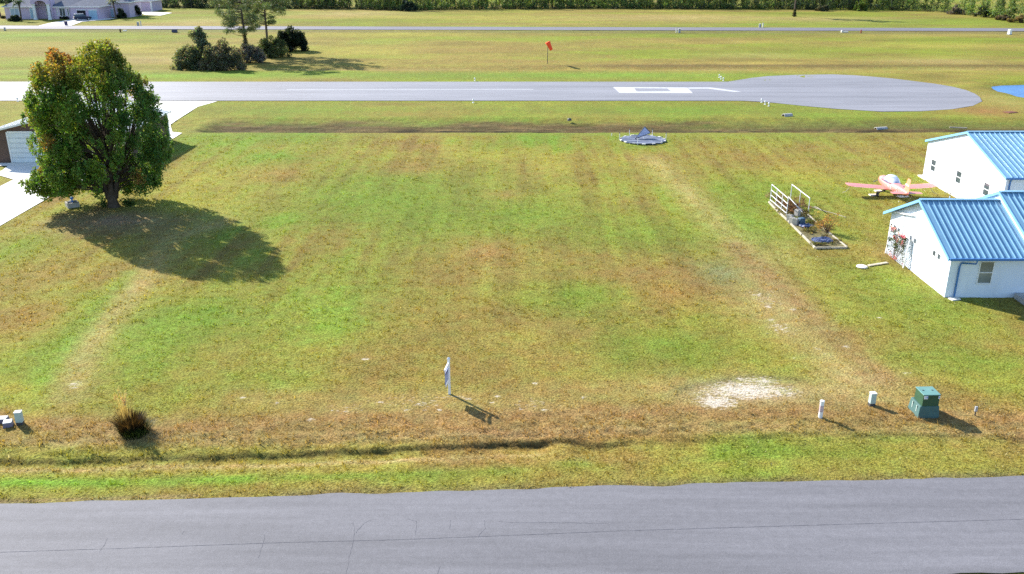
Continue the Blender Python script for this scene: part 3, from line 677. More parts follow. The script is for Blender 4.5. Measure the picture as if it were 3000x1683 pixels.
# ------------------------------------------------------------------ airplane
ap = thing('airplane', 'small salmon pink two seat airplane with bubble canopy tied down on the grass', 'airplane', (32.35, 74.55, 0), R(-2))
def ring(y, w, zc, hu, hd, n=16, p=2.4):
    out = []; w *= 1.1; hu *= 1.12; hd *= 1.05
    for k in range(n):
        a = 2 * math.pi * k / n; ca, sa = math.cos(a), math.sin(a)
        out.append((w * math.copysign(abs(ca) ** (2 / p), ca), y, zc + (hu if sa > 0 else hd) * math.copysign(abs(sa) ** (2 / p), sa)))
    return out
f = MB(); f.loft([ring(1.92, .20, .98, .16, .2), ring(1.86, .34, .98, .27, .3), ring(1.5, .44, .98, .33, .36), ring(.95, .51, .98, .36, .42), ring(.4, .54, .98, .33, .45), ring(-.4, .54, .98, .33, .45), ring(-1.1, .50, 1.0, .35, .42), ring(-1.9, .36, 1.03, .32, .34), ring(-2.8, .21, 1.06, .24, .25), ring(-3.6, .10, 1.08, .15, .16), ring(-3.95, .04, 1.09, .08, .08)])
f.build('fuselage', M['pink'], ap, smooth=True)
f = MB(); f.loft([ring(.95, .30, 1.24, .06, .02), ring(.62, .40, 1.24, .28, .02), ring(.2, .45, 1.24, .47, .02), ring(-.3, .45, 1.24, .52, .02), ring(-.8, .40, 1.24, .44, .02), ring(-1.15, .33, 1.24, .28, .02), ring(-1.5, .22, 1.24, .11, .02)])
def canopy_mat():
    m, nt, out = _nodes('mottled_canopy'); b = N(nt, 'ShaderNodeBsdfPrincipled')
    L(nt, ramp(nt, noise(nt, 1.6, 3, .5, coord(nt, False)), [(.35, (.30, .36, .50)), (.6, (.62, .66, .74))]), b.inputs['Base Color'])  # base colour mottled from grey blue to pale grey
    b.inputs['Roughness'].default_value = .18; b.inputs['Specular IOR Level'].default_value = .7; L(nt, b.outputs[0], out.inputs[0]); return m
f.build('canopy', canopy_mat(), ap, smooth=True)
f = MB()
for s in (-1, 1): f.tube([(s * .50, .85, 1.20), (s * .535, .3, 1.23), (s * .535, -.5, 1.25), (s * .43, -1.3, 1.27)], .035, 6)
f.tube([(-.44, .66, 1.22), (-.33, .62, 1.50), (0, .58, 1.62), (.33, .62, 1.50), (.44, .66, 1.22)], .03, 6); f.build('canopy_frame', paint('dark_purple_frame', (.05, .035, .13), .5, .2, 4), ap, smooth=True)
def foil(x, y0, z, ch, th):      # leading edge at y0, chord back towards -y
    prof = [(0, 0), (.06, .5), (.3, 1), (.65, .62), (1, .04), (.65, -.3), (.3, -.5), (.06, -.35)]
    return [(x, y0 - a * ch, z + b * th / 2) for a, b in prof]
for s in (-1, 1):
    w = MB(); w.loft([foil(s * .42, .55, .66, 1.30, .20), foil(s * 3.45, .50, .90, 1.22, .17), foil(s * 3.70, .40, .93, .98, .08), foil(s * 3.76, .25, .94, .6, .02)]); wo = w.build('wing', M['pink'], ap, smooth=False, bevel=.01)
    w = MB(); w.bar((s * 1.9, -.745, .772), (s * 3.3, -.725, .883), .035, .008); w.build('aileron_line', M['white_paint'], wo)
    t = MB(); t.loft([foil(s * .06, -3.05, 1.12, .86, .09), foil(s * 1.16, -3.22, 1.12, .66, .06), foil(s * 1.23, -3.3, 1.12, .5, .02)]); t.build('tailplane', M['pink'], ap)
fin = MB()
def fr(z, y0, ch, th): return [(b * th / 2, y0 - a * ch, z) for a, b in [(0, 0), (.06, .6), (.3, 1), (.65, .6), (1, .06), (1, -.06), (.65, -.6), (.3, -1), (.06, -.6)]]
fin.loft([fr(1.15, -2.55, 1.42, .08), fr(1.35, -3.0, 1.0, .08), fr(2.25, -3.42, .62, .06), fr(2.32, -3.5, .5, .03)]); fo = fin.build('fin', paint('orange_pink_fin', (.78, .30, .18), .4, .05, 1.5, spec=.5), ap)
for k in range(1): MB().prism([(-.046, -3.22 - a, 1.72 + b) for a, b in ((0, 0), (.72, 0), (.66, .1), (-.02, .1))], (.092, 0, 0)).build('fin_stripe', M['white_paint'], fo)
sp = MB(); sp.loft([ring(1.93, .15, .98, .15, .15), ring(2.05, .12, .98, .12, .12), ring(2.2, .02, .98, .02, .02)]); sp.build('spinner', M['white_paint'], ap, smooth=True)
pr = MB()
for s in (-1, 1): pr.bar((s * .05, 2.03, .98 + s * .04), (s * .72, 2.03, .98 + s * .35), .11, .025)
pr.build('propeller', M['dark_metal'], ap)
for x, y, zt in ((-1.18, -.55, .62), (1.18, -.55, .62), (0, 1.15, .62)):
    l = MB(); l.tube([(x * .35, y, zt), (x * .8, y, .42), (x, y, .21)], [.05, .04, .035], 6); lg = l.build('landing_gear', M['dark_metal'] if x else M['grey_metal'], ap)
    w = MB(); w.tube([(x - .065, y, .20), (x - .045, y, .20), (x + .045, y, .20), (x + .065, y, .20)], [.16, .20, .20, .16], 16); w.build('wheel', M['rubber'], lg)
ap_text = bpy.data.curves.new('registration_text', 'FONT'); ap_text.body = 'N5716L'; ap_text.size = .60; ap_text.extrude = .004; ap_text.align_x = 'CENTER'; ap_text.space_character = 1.05; ap_text.offset = .02
to = bpy.data.objects.new('tmp', ap_text); COL.objects.link(to); bpy.context.view_layer.update()
tm = bpy.data.meshes.new_from_object(to.evaluated_get(bpy.context.evaluated_depsgraph_get())); bpy.data.objects.remove(to)
for s in (-1, 1):
    mesh = tm.copy() if s > 0 else tm
    # fit the lettering to the tapering side of the fuselage
    for v in mesh.vertices:
        u, h = v.co.x, v.co.y
        y = -1.75 - (u if s < 0 else -u); 
        ww = np.interp(-y, [-.4, .4, 1.1, 1.9, 2.8, 3.6], [.54, .54, .50, .36, .21, .10]); zc = np.interp(-y, [1.1, 2.8], [1.0, 1.06]); z = .84 + h; ww *= 1.1; hh = .36 if z > zc else .38
        q = min(1, abs(z - zc) / hh); x = ww * (1 - q ** 2.4) ** (1 / 2.4)
        v.co = Vector((s * (x + .012 + v.co.z * 0), y, z))
    link('registration', mesh, M['white_paint'], ap)
for px, py, w, lab in ((2560, 573, .75, 'pale wooden pad under the left wheel of the pink airplane'), (2573, 561, .6, 'pale wooden pad under the pink airplane between its wheels'), (2645, 577, .9, 'pale block on the grass under the pink airplane tail')):
    p = at(px, py); MB_ = MB().box((p.x, p.y, .04), (w, .45, .10), .1); tag(MB_.build('wooden_pad', M['concrete'], bevel=.015), lab, 'pad', 'pads under the airplane')
for a, b, lab in (((28.9, 74.4, .86), at(2468, 565), 'pale tie down rope hanging from the left wing tip of the airplane'), ((35.6, 74.3, .88), at(2745, 570), 'pale tie down rope running from the right wing of the airplane'), ((32.6, 70.75, .95), at(2655, 592), 'pale tie down rope below the tail of the airplane')):
    a, b = Vector(a), Vector(b); mid = a.lerp(b, .55) - Vector((0, 0, .18)); tag(MB().tube([a, a.lerp(mid, .5) - Vector((0, 0, .04)), mid, b + Vector((0, 0, .02))], .022, 5).build('tie_down_rope', M['timber']), lab, 'rope', 'tie down ropes of the airplane')

# ------------------------------------------------------------------ windsock
p = at(1604, 187.5); p.z = hz(p.x, p.y); ws = thing('windsock', 'orange windsock drooping from a thin dark pole beyond the runway', 'windsock', p)
MB().tube([(0, 0, -.2), (0, 0, 3.6)], [.06, .045], 8).build('pole', M['dark_metal'], ws)
rings = []
for k in range(7):
    t = k / 6; c = Vector((.02 + .42 * t + .25 * t * t, 0, 3.85 - 1.25 * t - .15 * t * t)); ax = Vector((.45 + .3 * t, 0, -1.15)).normalized(); s1 = Vector((0, 1, 0)); s2 = ax.cross(s1); r = .46 - .20 * t
    rings.append([c + (s1 * math.cos(2 * math.pi * j / 12) + s2 * math.sin(2 * math.pi * j / 12)) * r * (1 + .05 * math.sin(3 * j + k)) for j in range(12)])
MB().loft(rings, caps=True).build('sock', M['orange'], ws, smooth=True)
MB().tube([(0, 0, 3.55), (.0, 0, 3.9)], .03, 6).build('swivel', M['dark_metal'], ws)

# ------------------------------------------------------------------ segmented circle with wind tee
p = at(1883, 412.5); sc = thing('segmented_circle', 'round grey slatted landing marker with white edge blocks on the lawn', 'landing marker', p)
rd = MB(); rr = 2.42
for k in range(11):
    y = -rr + (k + .5) * 2 * rr / 11; h = math.sqrt(max(rr * rr - y * y, .05)); rd.box((random.uniform(-.05, .05), y, .10 + random.uniform(-.02, .03)), (2 * h, 2 * rr / 11 - .06, .09), random.uniform(-.01, .01))
def slat_mat():
    m, nt, out = _nodes('weathered_grey_slats'); b = N(nt, 'ShaderNodeBsdfPrincipled')
    L(nt, ramp(nt, noise(nt, 1.0, 6, .75, coord(nt, False, (.7, 3.5, 1))), [(.36, (.03, .038, .06)), (.5, (.12, .14, .20)), (.66, (.30, .33, .42))]), b.inputs['Base Color']); b.inputs['Roughness'].default_value = .6; L(nt, b.outputs[0], out.inputs[0]); return m
rd.build('deck', slat_mat(), sc)
for k in range(14):
    a = 2 * math.pi * (k + .3) / 14; MB().box((math.cos(a) * (rr + .02), math.sin(a) * (rr + .02), .12), (.40, .16, .13), a + math.pi / 2).build('edge_block', M['concrete'] if k % 3 else M['block'], sc, bevel=.02)
for k, a in enumerate((178, 118, 58, 2, 315, 250)):
    a = R(a); x, y = math.cos(a) * 2.55, math.sin(a) * 2.55; po = MB().tube([(x, y, 0), (x, y, .78)], .03, 8).build('marker_post', M['white_paint'], sc)
    MB().tube([(x, y, .78), (x, y, .86)], .06, 8).build('post_lamp', M['dark_metal'], po)
wt = thing('wind_tee', 'grey wedge shaped wind tee with dark edging tilted above the round marker', 'wind tee', p + Vector((-.1, .2, .15)))
A0, A1, A2, A3 = Vector((-.75, -.2, .05)), Vector((.35, .55, 1.25)), Vector((.98, .15, .62)), Vector((.75, .75, .55))
MB().add([A0, A1, A2, A3], [(0, 2, 1), (0, 1, 3), (0, 3, 2), (1, 2, 3)]).build('panel', paint('lavender_grey_panel', (.48, .48, .62), .6, .1, 2), wt)
e = MB()
for a, b in ((A0, A1), (A1, A2), (A2, A0)): e.tube([a, b], .035, 6)
e.build('panel_edge', M['dark_metal'], wt)
MB().tube([(0.3, .2, -.1), (0.3, .2, .5)], .05, 8).build('pivot', M['white_paint'], wt)
p = at(1792, 399); tag(MB().tube([p, p + Vector((0, 0, .30))], .04, 8).add([], []).build('marker_stake', M['white_paint'], bevel=.008), 'short lone white stake in the grass left of the round marker', 'stake')

# ------------------------------------------------------------------ garden bed and railings
gb = thing('garden_bed', 'long overgrown garden bed edged with bleached timbers on the lawn', 'garden bed')
G0, G1, G2, G3 = at(2250, 594), at(2389, 731), at(2481, 729), at(2330, 603)
z4 = lambda x, y: at(2220 + x / 6.0214, 520 + y / 6.0214)
bm_ = MB(); bm_.add([(v.x, v.y, .075) for v in (G0, G1, G2, G3)] + [(v.x, v.y, -.1) for v in (G0, G1, G2, G3)], [(0, 1, 2, 3), (0, 4, 5, 1), (1, 5, 6, 2), (2, 6, 7, 3), (3, 7, 4, 0)]); bm_.build('soil', M['soil'], gb)
for a, b, k in ((G0, G1, 4), (G1, G2, 2), (G2, G3, 4)):
    for i in range(k):
        p, q = a.lerp(b, i / k + .006), a.lerp(b, (i + 1) / k - .006); z = .08 + random.uniform(-.015, .02); dd = Vector((random.uniform(-.04, .04), random.uniform(-.04, .04), 0))
        MB().bar(p + dd + Vector((0, 0, z)), q - dd + Vector((0, 0, z)), .11, .15).build('timber_edge', M['timber'], gb, bevel=.015)
ra = thing('railing', 'white pipe railing of four rails along the left edge of the garden bed', 'railing')
pb = [at(2256, 594), at(2272, 606), at(2288, 622), at(2303.5, 634)]; pt = []
for q, (tx, ty) in zip(pb, ((2263, 541), (2276, 555), (2291, 570), (2306, 582))): pt.append(on_y(tx, ty, q.y))
for q, t_ in zip(pb, pt): MB().tube([q, Vector((q.x, q.y, t_.z))], .032, 8).build('post', M['white_paint'], ra)
for f_ in (1.0, .70, .42, .16):
    MB().tube([Vector((q.x, q.y, t_.z * f_)) for q, t_ in zip((pb[0], pb[-1]), (pt[0], pt[-1]))], .030, 8).build('rail', M['white_paint'], ra)
ra2 = thing('railing', 'white pipe frame with one top rail along the right edge of the garden bed', 'railing')
pb = [at(2315, 589), at(2341, 603), at(2367, 628)]; pt = [on_y(x, y, q.y) for q, (x, y) in zip(pb, ((2321, 541), (2347, 562), (2373, 581)))]
for q, t_ in zip(pb, pt): MB().tube([q, Vector((q.x, q.y, t_.z))], .032, 8).build('post', M['white_paint'], ra2)
MB().tube([Vector((pb[0].x, pb[0].y, pt[0].z)), Vector((pb[2].x, pb[2].y, pt[2].z))], .034, 8).build('rail', M['white_paint'], ra2)
for (x, y), rz, up, lab in (((600, 838), .6, 0, 'cinder block standing at the left edge of the garden bed'), ((655, 855), .75, 0, 'pale cinder block beside the blue tarp in the garden bed'), ((560, 790), .7, .1, 'cinder block nearest the end of the left railing in the garden bed'), ((690, 700), .5, 0, 'grey cinder block in the middle of the garden bed')):
    p = z4(x, y); o = MB(); o.box((p.x, p.y, .33), (.28, .42, .5), rz)
    for s in (-1, 1): o.box((p.x + .0 + s * .09 * math.sin(-rz), p.y + s * .1 * math.cos(rz), .60), (.14, .10, .05), rz)
    tag(o.build('cinder_block', M['block'], bevel=.012), lab, 'block', 'cinder blocks in the garden bed')
def tarp(c, rx, ry, rz, lab, seed):
    n = 14; vs = []; fs = []
    for j in range(n + 1):
        for i_ in range(n + 1):
            u, v = i_ / n * 2 - 1, j / n * 2 - 1; k = 1 - .25 * (u * u * v * v); x, y = u * rx * k, v * ry * k
            z = .12 + .26 * float(fbm(np.array([u * 2.3 + seed]), np.array([v * 2.6]), seed, 3)[0]) * (1 - .7 * max(abs(u), abs(v)) ** 4)
            vs.append((c.x + x * math.cos(rz) - y * math.sin(rz), c.y + x * math.sin(rz) + y * math.cos(rz), z))
    for j in range(n):
        for i_ in range(n): fs.append((j * (n + 1) + i_, j * (n + 1) + i_ + 1, (j + 1) * (n + 1) + i_ + 1, (j + 1) * (n + 1) + i_))
    o = MB().add(vs, fs).build('tarp', M['tarp']); so = o.modifiers.new('Solid', 'SOLIDIFY'); so.thickness = .02
    tag(o, lab, 'tarp')
tarp(z4(1130, 1140), .75, .62, .2, 'crumpled dark blue tarp at the near end of the garden bed', 3)
tarp(z4(850, 885), .55, .45, .3, 'crumpled blue tarp beside the cinder blocks in the garden bed', 9)
p = z4(760, 850); o = MB().box((p.x, p.y, .36), (.5, .42, .5), .4, .9); tag(o.build('tub', paint('dark_teal_plastic', (.05, .10, .15), .5, .15, 3), bevel=.05), 'dark teal plastic tub beside the cinder blocks in the garden bed', 'tub')
tag(MB().tube([z4(520, 530) + Vector((0, 0, .9)), z4(800, 660) + Vector((0, 0, .12))], .03, 6).build('fallen_pipe', M['white_paint']), 'white pipe fallen slantwise across the garden bed', 'pipe')
for pts, lab in ([(920, 520), (1010, 545), (1130, 590), (1330, 640), (1550, 712)], 'pale dry stick lying on the grass right of the garden bed'), ([(1000, 520), (1060, 545), (1130, 590)], 'short curved pale stick lying on the grass beside the garden bed'):
    tag(MB().tube([z4(*q) + Vector((0, 0, .03)) for q in pts], .03, 5).build('stick', M['timber']), lab, 'stick')

# ------------------------------------------------------------------ roadside utilities
p = on(2708, 1212); tf = thing('transformer', 'dark green pad mounted transformer cabinet on a pale green base near the street', 'transformer', (p.x, p.y + .12, p.z), R(2))
MB().box((0, 0, .24), (1.0, 1.06, .62), 0, .88).build('base', M['box_base'], tf, bevel=.03)
o = MB()
for y in (-.22, .18): MB().box((-.468, y, .34), (.03, .05, .30), 0).build('base_rib', M['pale_green'], tf)
MB().box((.02, -.05, .82), (.76, .80, .56), 0, .99).build('cabinet', M['box_green'], tf, bevel=.02)
MB().box((.02, -.05, 1.115), (.80, .84, .04)).build('lid', paint('lighter_green_lid', (.13, .27, .24), .4, .08, 3, .2, (.3, .35, .3)), tf, bevel=.02)  # lid is a lighter green than the cabinet
for x, w, h in ((-.25, .17, .16), (.35, .08, .14)):
    s_ = MB().box((x, -.463, 1.0), (w, .006, h)).build('sticker', M['white_paint'], tf); q = MB()
    if w > .1: q.box((x - .03, -.468, .985), (.08, .004, .022)); q.box((x + .05, -.468, 1.01), (.045, .004, .09)); q.box((x - .03, -.468, 1.04), (.07, .004, .012))
    else: q.box((x, -.468, 1.0), (.05, .004, .06))
    q.build('sticker_print', paint('blue_print', (.16, .24, .55), .6, .1, 3), s_)
o = MB()
for x in (-.2, .22): MB().box((x, -.02, 1.142), (.08, .05, .02)).build('lid_clip', M['dark_metal'], tf)
def pedestal(px, py, h, w, lab):
    p = on(px, py); t = thing('utility_pedestal', lab, 'pedestal', p, R(8), 'pale utility pedestals')
    MB().box((0, 0, h * .08), (w * .95, w * .8, h * .3)).build('foot', M['dark_metal'], t, bevel=.01)
    MB().box((0, 0, h * .60), (w, w * .85, h * .80), 0, .96).build('cover', M['pale_green'], t, bevel=.02)
    MB().box((0, 0, h * 1.01), (w * 1.04, w * .9, .03)).build('cap', M['white_paint'], t, bevel=.01)
pedestal(2553, 1188, .64, .27, 'small pale utility pedestal between the white pipe and the green transformer')
pedestal(60, 1243, .62, .29, 'small pale utility pedestal beside two low grey boxes at the left edge')
p = on(2403, 1223); t = thing('marker_pipe', 'upright white plastic pipe marker standing in the brown grass', 'marker', p)
MB().tube([(0, 0, -.1), (0, 0, .80)], .095, 16).build('pipe', M['white_paint'], t, smooth=False)
MB().tube([(0, 0, .80), (0, 0, .84), (0, 0, .855)], [.105, .105, .07], 16).build('cap', M['window_white'], t)
MB().tube([(0, 0, .30), (0, 0, .62)], .0965, 16, False).build('sticker', paint('faded_label', (.55, .42, .45), .7, .2, 20), t)
p = on(2856, 1217); t = thing('meter_post', 'thin short grey post right of the green transformer', 'post', p)
MB().tube([(0, 0, -.1), (0, 0, .22)], .03, 8).build('post', M['dark_metal'], t); MB().box((0, 0, .32), (.11, .09, .24)).build('head', M['grey_metal'], t, bevel=.01)
for px, py, d, rz, lab in ((25, 1248, (.40, .42, .26), .35, 'low grey utility box with sloping pale lid, nearer the pale pedestal'), (4, 1236, (.62, .40, .22), .1, 'low grey utility box cut off by the left edge of the photo')):
    p = on(px, py); t = thing('utility_box', lab, 'utility box', p, rz, 'low grey utility boxes')
    MB().box((0, 0, d[2] * .38), (d[0], d[1], d[2] * .9), 0, .85).build('body', paint('purple_grey_plastic', (.16, .14, .20), .7, .1, 3), t, bevel=.015)
    MB().box((0, 0, d[2] * .85), (d[0] * .92, d[1] * .92, .04), 0, .95).build('lid', M['grey_metal'], t, bevel=.01)
# sale sign seen edge on
p = on(1317, 1155); sg = thing('yard_sign', 'white post yard sign seen edge on near the street', 'sign', p, R(-98))
MB().box((0, 0, .88), (.11, .11, 1.9)).build('post', M['white_paint'], sg, bevel=.012)
MB().loft([[(x * k, y * k, z) for x, y in ((-.055, -.055), (.055, -.055), (.055, .055), (-.055, .055))] for z, k in ((1.83, 1.25), (1.87, 1.25), (1.95, .15))]).build('post_cap', M['white_paint'], sg)
MB().box((.40, 0, 1.66), (.98, .075, .085)).build('arm', M['white_paint'], sg, bevel=.01)
pa = MB().box((.50, 0, 1.20), (.66, .035, .62)).build('panel', paint('blue_grey_sign_panel', (.36, .40, .60), .6, .12, 4), sg, bevel=.006)
MB().box((.50, .02, 1.42), (.60, .006, .10)).build('panel_band', paint('dark_sign_band', (.10, .11, .2), .6, .1, 4), pa)
h_ = MB()
for x in (.27, .73): h_.tube([(x, 0, 1.62), (x, 0, 1.50)], .012, 6)
h_.build('hanger', M['grey_metal'], sg)
MB().box((.50, 0, .80), (.5, .03, .13)).build('rider_panel', M['white_paint'], sg, bevel=.005)
# concrete box with a blue pump under the tree
p = at(213, 606); cb = thing('concrete_planter', 'square open concrete box on the grass left of the big tree', 'planter', p, R(38))
o = MB()
for k in range(4):
    a = k * math.pi / 2; o.box((.40 * math.cos(a), .40 * math.sin(a), .19), (.11 if k % 2 == 0 else .69, .91 if k % 2 == 0 else .11, .44))
o.build('wall', M['block'], cb, bevel=.012)
MB().box((0, 0, .2), (.70, .70, .1)).build('fill', M['soil'], cb)
hp = thing('hand_pump', 'bright blue pump head standing in the square concrete box', 'pump', p + Vector((-.02, .12, .1)))
MB().tube([(0, 0, 0), (0, 0, .5), (0, 0, .52), (0, 0, .62), (0, 0, .68)], [.05, .05, .14, .17, .10], 12).build('pump_body', M['blue'], hp, smooth=False); MB().tube([(0, 0, .45), (-.18, -.06, .42), (-.22, -.07, .32)], .03, 8).build('spout', M['white_paint'], hp)
# drain lid and strip beside the house
p = at(2525, 782.5); tag(MB().tube([p, p + Vector((0, 0, .05)), p + Vector((0, 0, .08))], [.36, .36, .30], 24).build('manhole_cover', M['concrete']), 'round pale concrete lid in the grass near the flowering vine', 'drain lid')
a, b = at(2543, 780), at(2600, 771); o = MB()
for k in range(5):
    q, r_ = a.lerp(b, k / 5 + .01), a.lerp(b, (k + 1) / 5 - .01); o.bar(q + Vector((0, 0, .03)), r_ + Vector((0, 0, .03)), .22, .07)
tag(o.build('paving_strip', paint('sandy_pavers', (.52, .45, .34), .9, .15, 3), bevel=.01), 'narrow strip of sandy pavers from the round lid to the trellis', 'pavers')
# culverts in the swale and the spoil beside them
def culvert(px, py, rz, r, ln, lab, dz=0):
    p = on(px, py); t = thing('culvert', lab, 'culvert', p + Vector((0, 0, dz)), rz); n = 18; vs = []; fs = []
    for x, rr_ in ((0, r), (ln, r), (ln, r * .8), (0, r * .8)):
        for k in range(n): a_ = 2 * math.pi * k / n; vs.append((x, rr_ * math.cos(a_), r * .5 + rr_ * math.sin(a_)))
    for j in range(4):
        for k in range(n): fs.append((j * n + k, j * n + (k + 1) % n, ((j + 1) % 4) * n + (k + 1) % n, ((j + 1) % 4) * n + k))
    MB().add(vs, fs).build('pipe', M['old_concrete'], t); MB().tube([(ln * .5, 0, r * .5), (ln * .52, 0, r * .5)], r * .79, 14).build('pipe_shade_disc', M['inside_shade'], t)  # dark disc painted as the shade inside the pipe
    MB().box((ln * .35, 0, r * .12), (ln * .9, r * 3.6, r * .4)).build('apron_slab', M['concrete'], t, bevel=.05)
culvert(2596, 381, R(195), .34, 1.5, 'pale concrete culvert mouth in the swale left of the rear white hangar', -.12)
culvert(2318, 340, R(200), .36, 1.2, 'small grey culvert mouth below the runway turnaround', -.2)
p = on(1668, 366); o = MB(); o.box((p.x, p.y, .1), (.55, .35, .3), .5, .7); tag(o.build('drain_inlet', M['dark_metal'], bevel=.05), 'small dark drain inlet standing in the brown swale', 'drain')
p = on(2960, 330); tag(MB().box((p.x, p.y, .03), (1.5, 1.0, .10), .3).build('steel_plate', paint('rusty_plate', (.16, .06, .035), .9, .3, 3), bevel=.02), 'rusty flat plate lying on the brown bank near the pond', 'plate')
p = at(2805, 378); tag(MB().tube([p + Vector((-.9, .1, .15)), p + Vector((.9, -.4, .15))], .09, 8).build('fallen_pipe', M['timber']), 'pale pole lying on the grass behind the rear white hangar', 'pole')
# runway edge lights
RL = [((1391, 238), 'white runway edge light beyond the far runway edge above the lone near one'), ((1386, 302), 'lone white runway edge light by the near runway edge'), ((2107, 228), 'leftmost of three white lights beyond the painted runway number'), ((2112, 233), 'middle one of three white lights beyond the painted runway number'), ((2119, 237.5), 'rightmost of three white lights beyond the painted runway number'),
      ((2231, 301), 'leftmost of three white lights at the near side of the turnaround'), ((2241, 307), 'middle one of three white lights at the near side of the turnaround'), ((2252, 312), 'rightmost of three white lights at the near side of the turnaround'), ((52, 298), 'white runway edge light left of the big tree')]
first = None
for (px, py), lab in RL:
    p = on(px, py)
    if first is None:
        first = r_ = thing('runway_light', lab, 'runway light', p, 0, 'white lights along the runway')
        MB().tube([(0, 0, -.05), (0, 0, .28)], .05, 8).build('stake', M['white_paint'], r_); MB().tube([(0, 0, .28), (0, 0, .44), (0, 0, .52)], [.11, .13, .05], 10).build('lamp', M['window_white'], r_)
        MB().tube([(0, 0, 0), (0, 0, .05)], .15, 10).build('base', M['white_paint'], r_)
    else:
        r_ = copy_tree(first); r_.location = p; r_['label'] = lab
# small things by the far road
def far(px, py, z=.05): p = at(px, py); return Vector((p.x, p.y, hz(p.x, p.y)))
def post_pair(px, py, lab1, lab2, flip=1):
    p = far(px, py)
    t = thing('utility_pedestal', lab1, 'pedestal', p, 0, 'small posts along the far road'); MB().box((0, 0, .45), (.55, .4, .95), 0, .9).build('cover', M['grey_metal'], t, bevel=.03); MB().box((0, 0, .96), (.58, .44, .05)).build('cap', M['concrete'], t)
    t = thing('marker_post', lab2, 'post', p + Vector((.75 * flip, 0, 0)), 0, 'small posts along the far road'); MB().box((0, 0, .55), (.22, .22, 1.2)).build('post', M['concrete'], t, bevel=.02); MB().box((0, 0, 1.17), (.26, .26, .08)).build('cap', M['grey_metal'], t)
post_pair(1990, 96.5, 'grey pedestal on the near side of the far road right of the windsock', 'pale post beside the grey pedestal on the near side of the far road', -1)
post_pair(2226, 82, 'grey pedestal on the far side of the far road', 'tall pale post beside the grey pedestal on the far side of the far road', 1)
post_pair(405, 76, 'grey pedestal on the far verge near the pink house', 'thin pale post beside the grey pedestal near the pink house', 1)
p = far(2522, 98); t = thing('fire_hydrant', 'small dull red fire hydrant beside the far road', 'hydrant', p); MB().tube([(0, 0, 0), (0, 0, .12), (0, 0, .13), (0, 0, .65), (0, 0, .78), (0, 0, .85)], [.22, .22, .14, .14, .12, .04], 10).build('barrel', M['red'], t)
o = MB(); o.tube([(-.26, 0, .5), (.26, 0, .5)], .07, 8); o.tube([(0, 0, .48), (0, -.24, .48)], .08, 8); o.build('nozzle', M['red'], t)
p = far(353, 95.5); t = thing('fire_hydrant', 'dark brown fire hydrant on the near verge opposite the pink house', 'hydrant', p); MB().tube([(0, 0, 0), (0, 0, .12), (0, 0, .13), (0, 0, .65), (0, 0, .78), (0, 0, .85)], [.22, .22, .15, .15, .12, .04], 10).build('barrel', paint('dark_rust', (.06, .035, .02), .8, .2, 4), t)
o = MB(); o.tube([(-.28, 0, .5), (.28, 0, .5)], .08, 8); o.build('nozzle', M['stem'], t)
p = far(366, 92); tag(MB().box(p + Vector((0, 0, .12)), (.9, .8, .24), .1, .9).build('concrete_slab', M['concrete'], bevel=.03), 'small white slab on the verge right of the dark hydrant', 'slab')
p = far(512, 96); t = thing('utility_box', 'dark blue grey utility box on the verge left of the pines', 'utility box', p); MB().box((0, 0, .38), (1.25, .8, .72), 0, .95).build('body', paint('dark_slate_box', (.055, .06, .12), .6, .1, 2), t, bevel=.03); MB().box((0, 0, .78), (1.3, .86, .06)).build('lid', M['dark_metal'], t, bevel=.01)
p = far(2470, 95.5); tag(MB().box(p + Vector((-.3, 0, .25)), (.45, .45, .55), .1, .9).box(p + Vector((.6, 0, .12)), (1.3, .5, .26), 0, .9).build('drain_headwall', M['concrete'], bevel=.03), 'small pale drain headwall beside the far road left of the red hydrant', 'headwall')
p = far(2957, 102); t = thing('utility_pedestal', 'white box pedestal on the near verge of the far road at the right edge', 'pedestal', p, .4, 'small posts along the far road'); MB().box((0, 0, .6), (.75, .7, 1.25), 0, .93).build('cover', M['white_paint'], t, bevel=.04); MB().box((0, 0, .05), (.85, .8, .2)).build('foot', M['grey_metal'], t)
p = far(15, 90.5); t = thing('utility_pedestal', 'grey slanted pedestal on the verge opposite the pink house at the left edge', 'pedestal', p, .2, 'small posts along the far road'); MB().box((0, 0, .42), (.4, .35, .85), 0, .85).build('cover', M['grey_metal'], t, bevel=.03); MB().box((0, 0, .03), (.5, .45, .12)).build('foot', M['dark_metal'], t)

# ------------------------------------------------------------------ vegetation
def leaves(clumps):
    """clumps: (centre, radii, count, half length, half width, colour, outward, shell)"""
    V = []; C = []
    for c, r, n, l, w, col, ow, sh in clumps:
        P, d = in_clump(n, c, r, sh); A = d * ow + RNG.normal(size=(n, 3)) * .6 + np.array([0, 0, .25])
        V.append(leaf_verts(P, A, l * (.6 + .8 * RNG.random(n)), w * (.6 + .8 * RNG.random(n))))
        C.append(np.asarray(col)[None] * (.65 + .7 * RNG.random((n, 1))) * (1 + .16 * RNG.normal(size=(n, 3))))
    return np.concatenate(V), np.concatenate(C).clip(.004, .8)
def foliage(name, clumps, mat, parent):
    V, C = leaves(clumps); return link(name, np_mesh(name, V, 4, C), mat, parent)
def lerp(a, b, t): return tuple(p + (q - p) * t for p, q in zip(a, b))
def curve(a, b, bend, n=6):
    a, b, bend = Vector(a), Vector(b), Vector(bend)
    return [a.lerp(b, t / n) + bend * (4 * (t / n) * (1 - t / n)) for t in range(n + 1)]

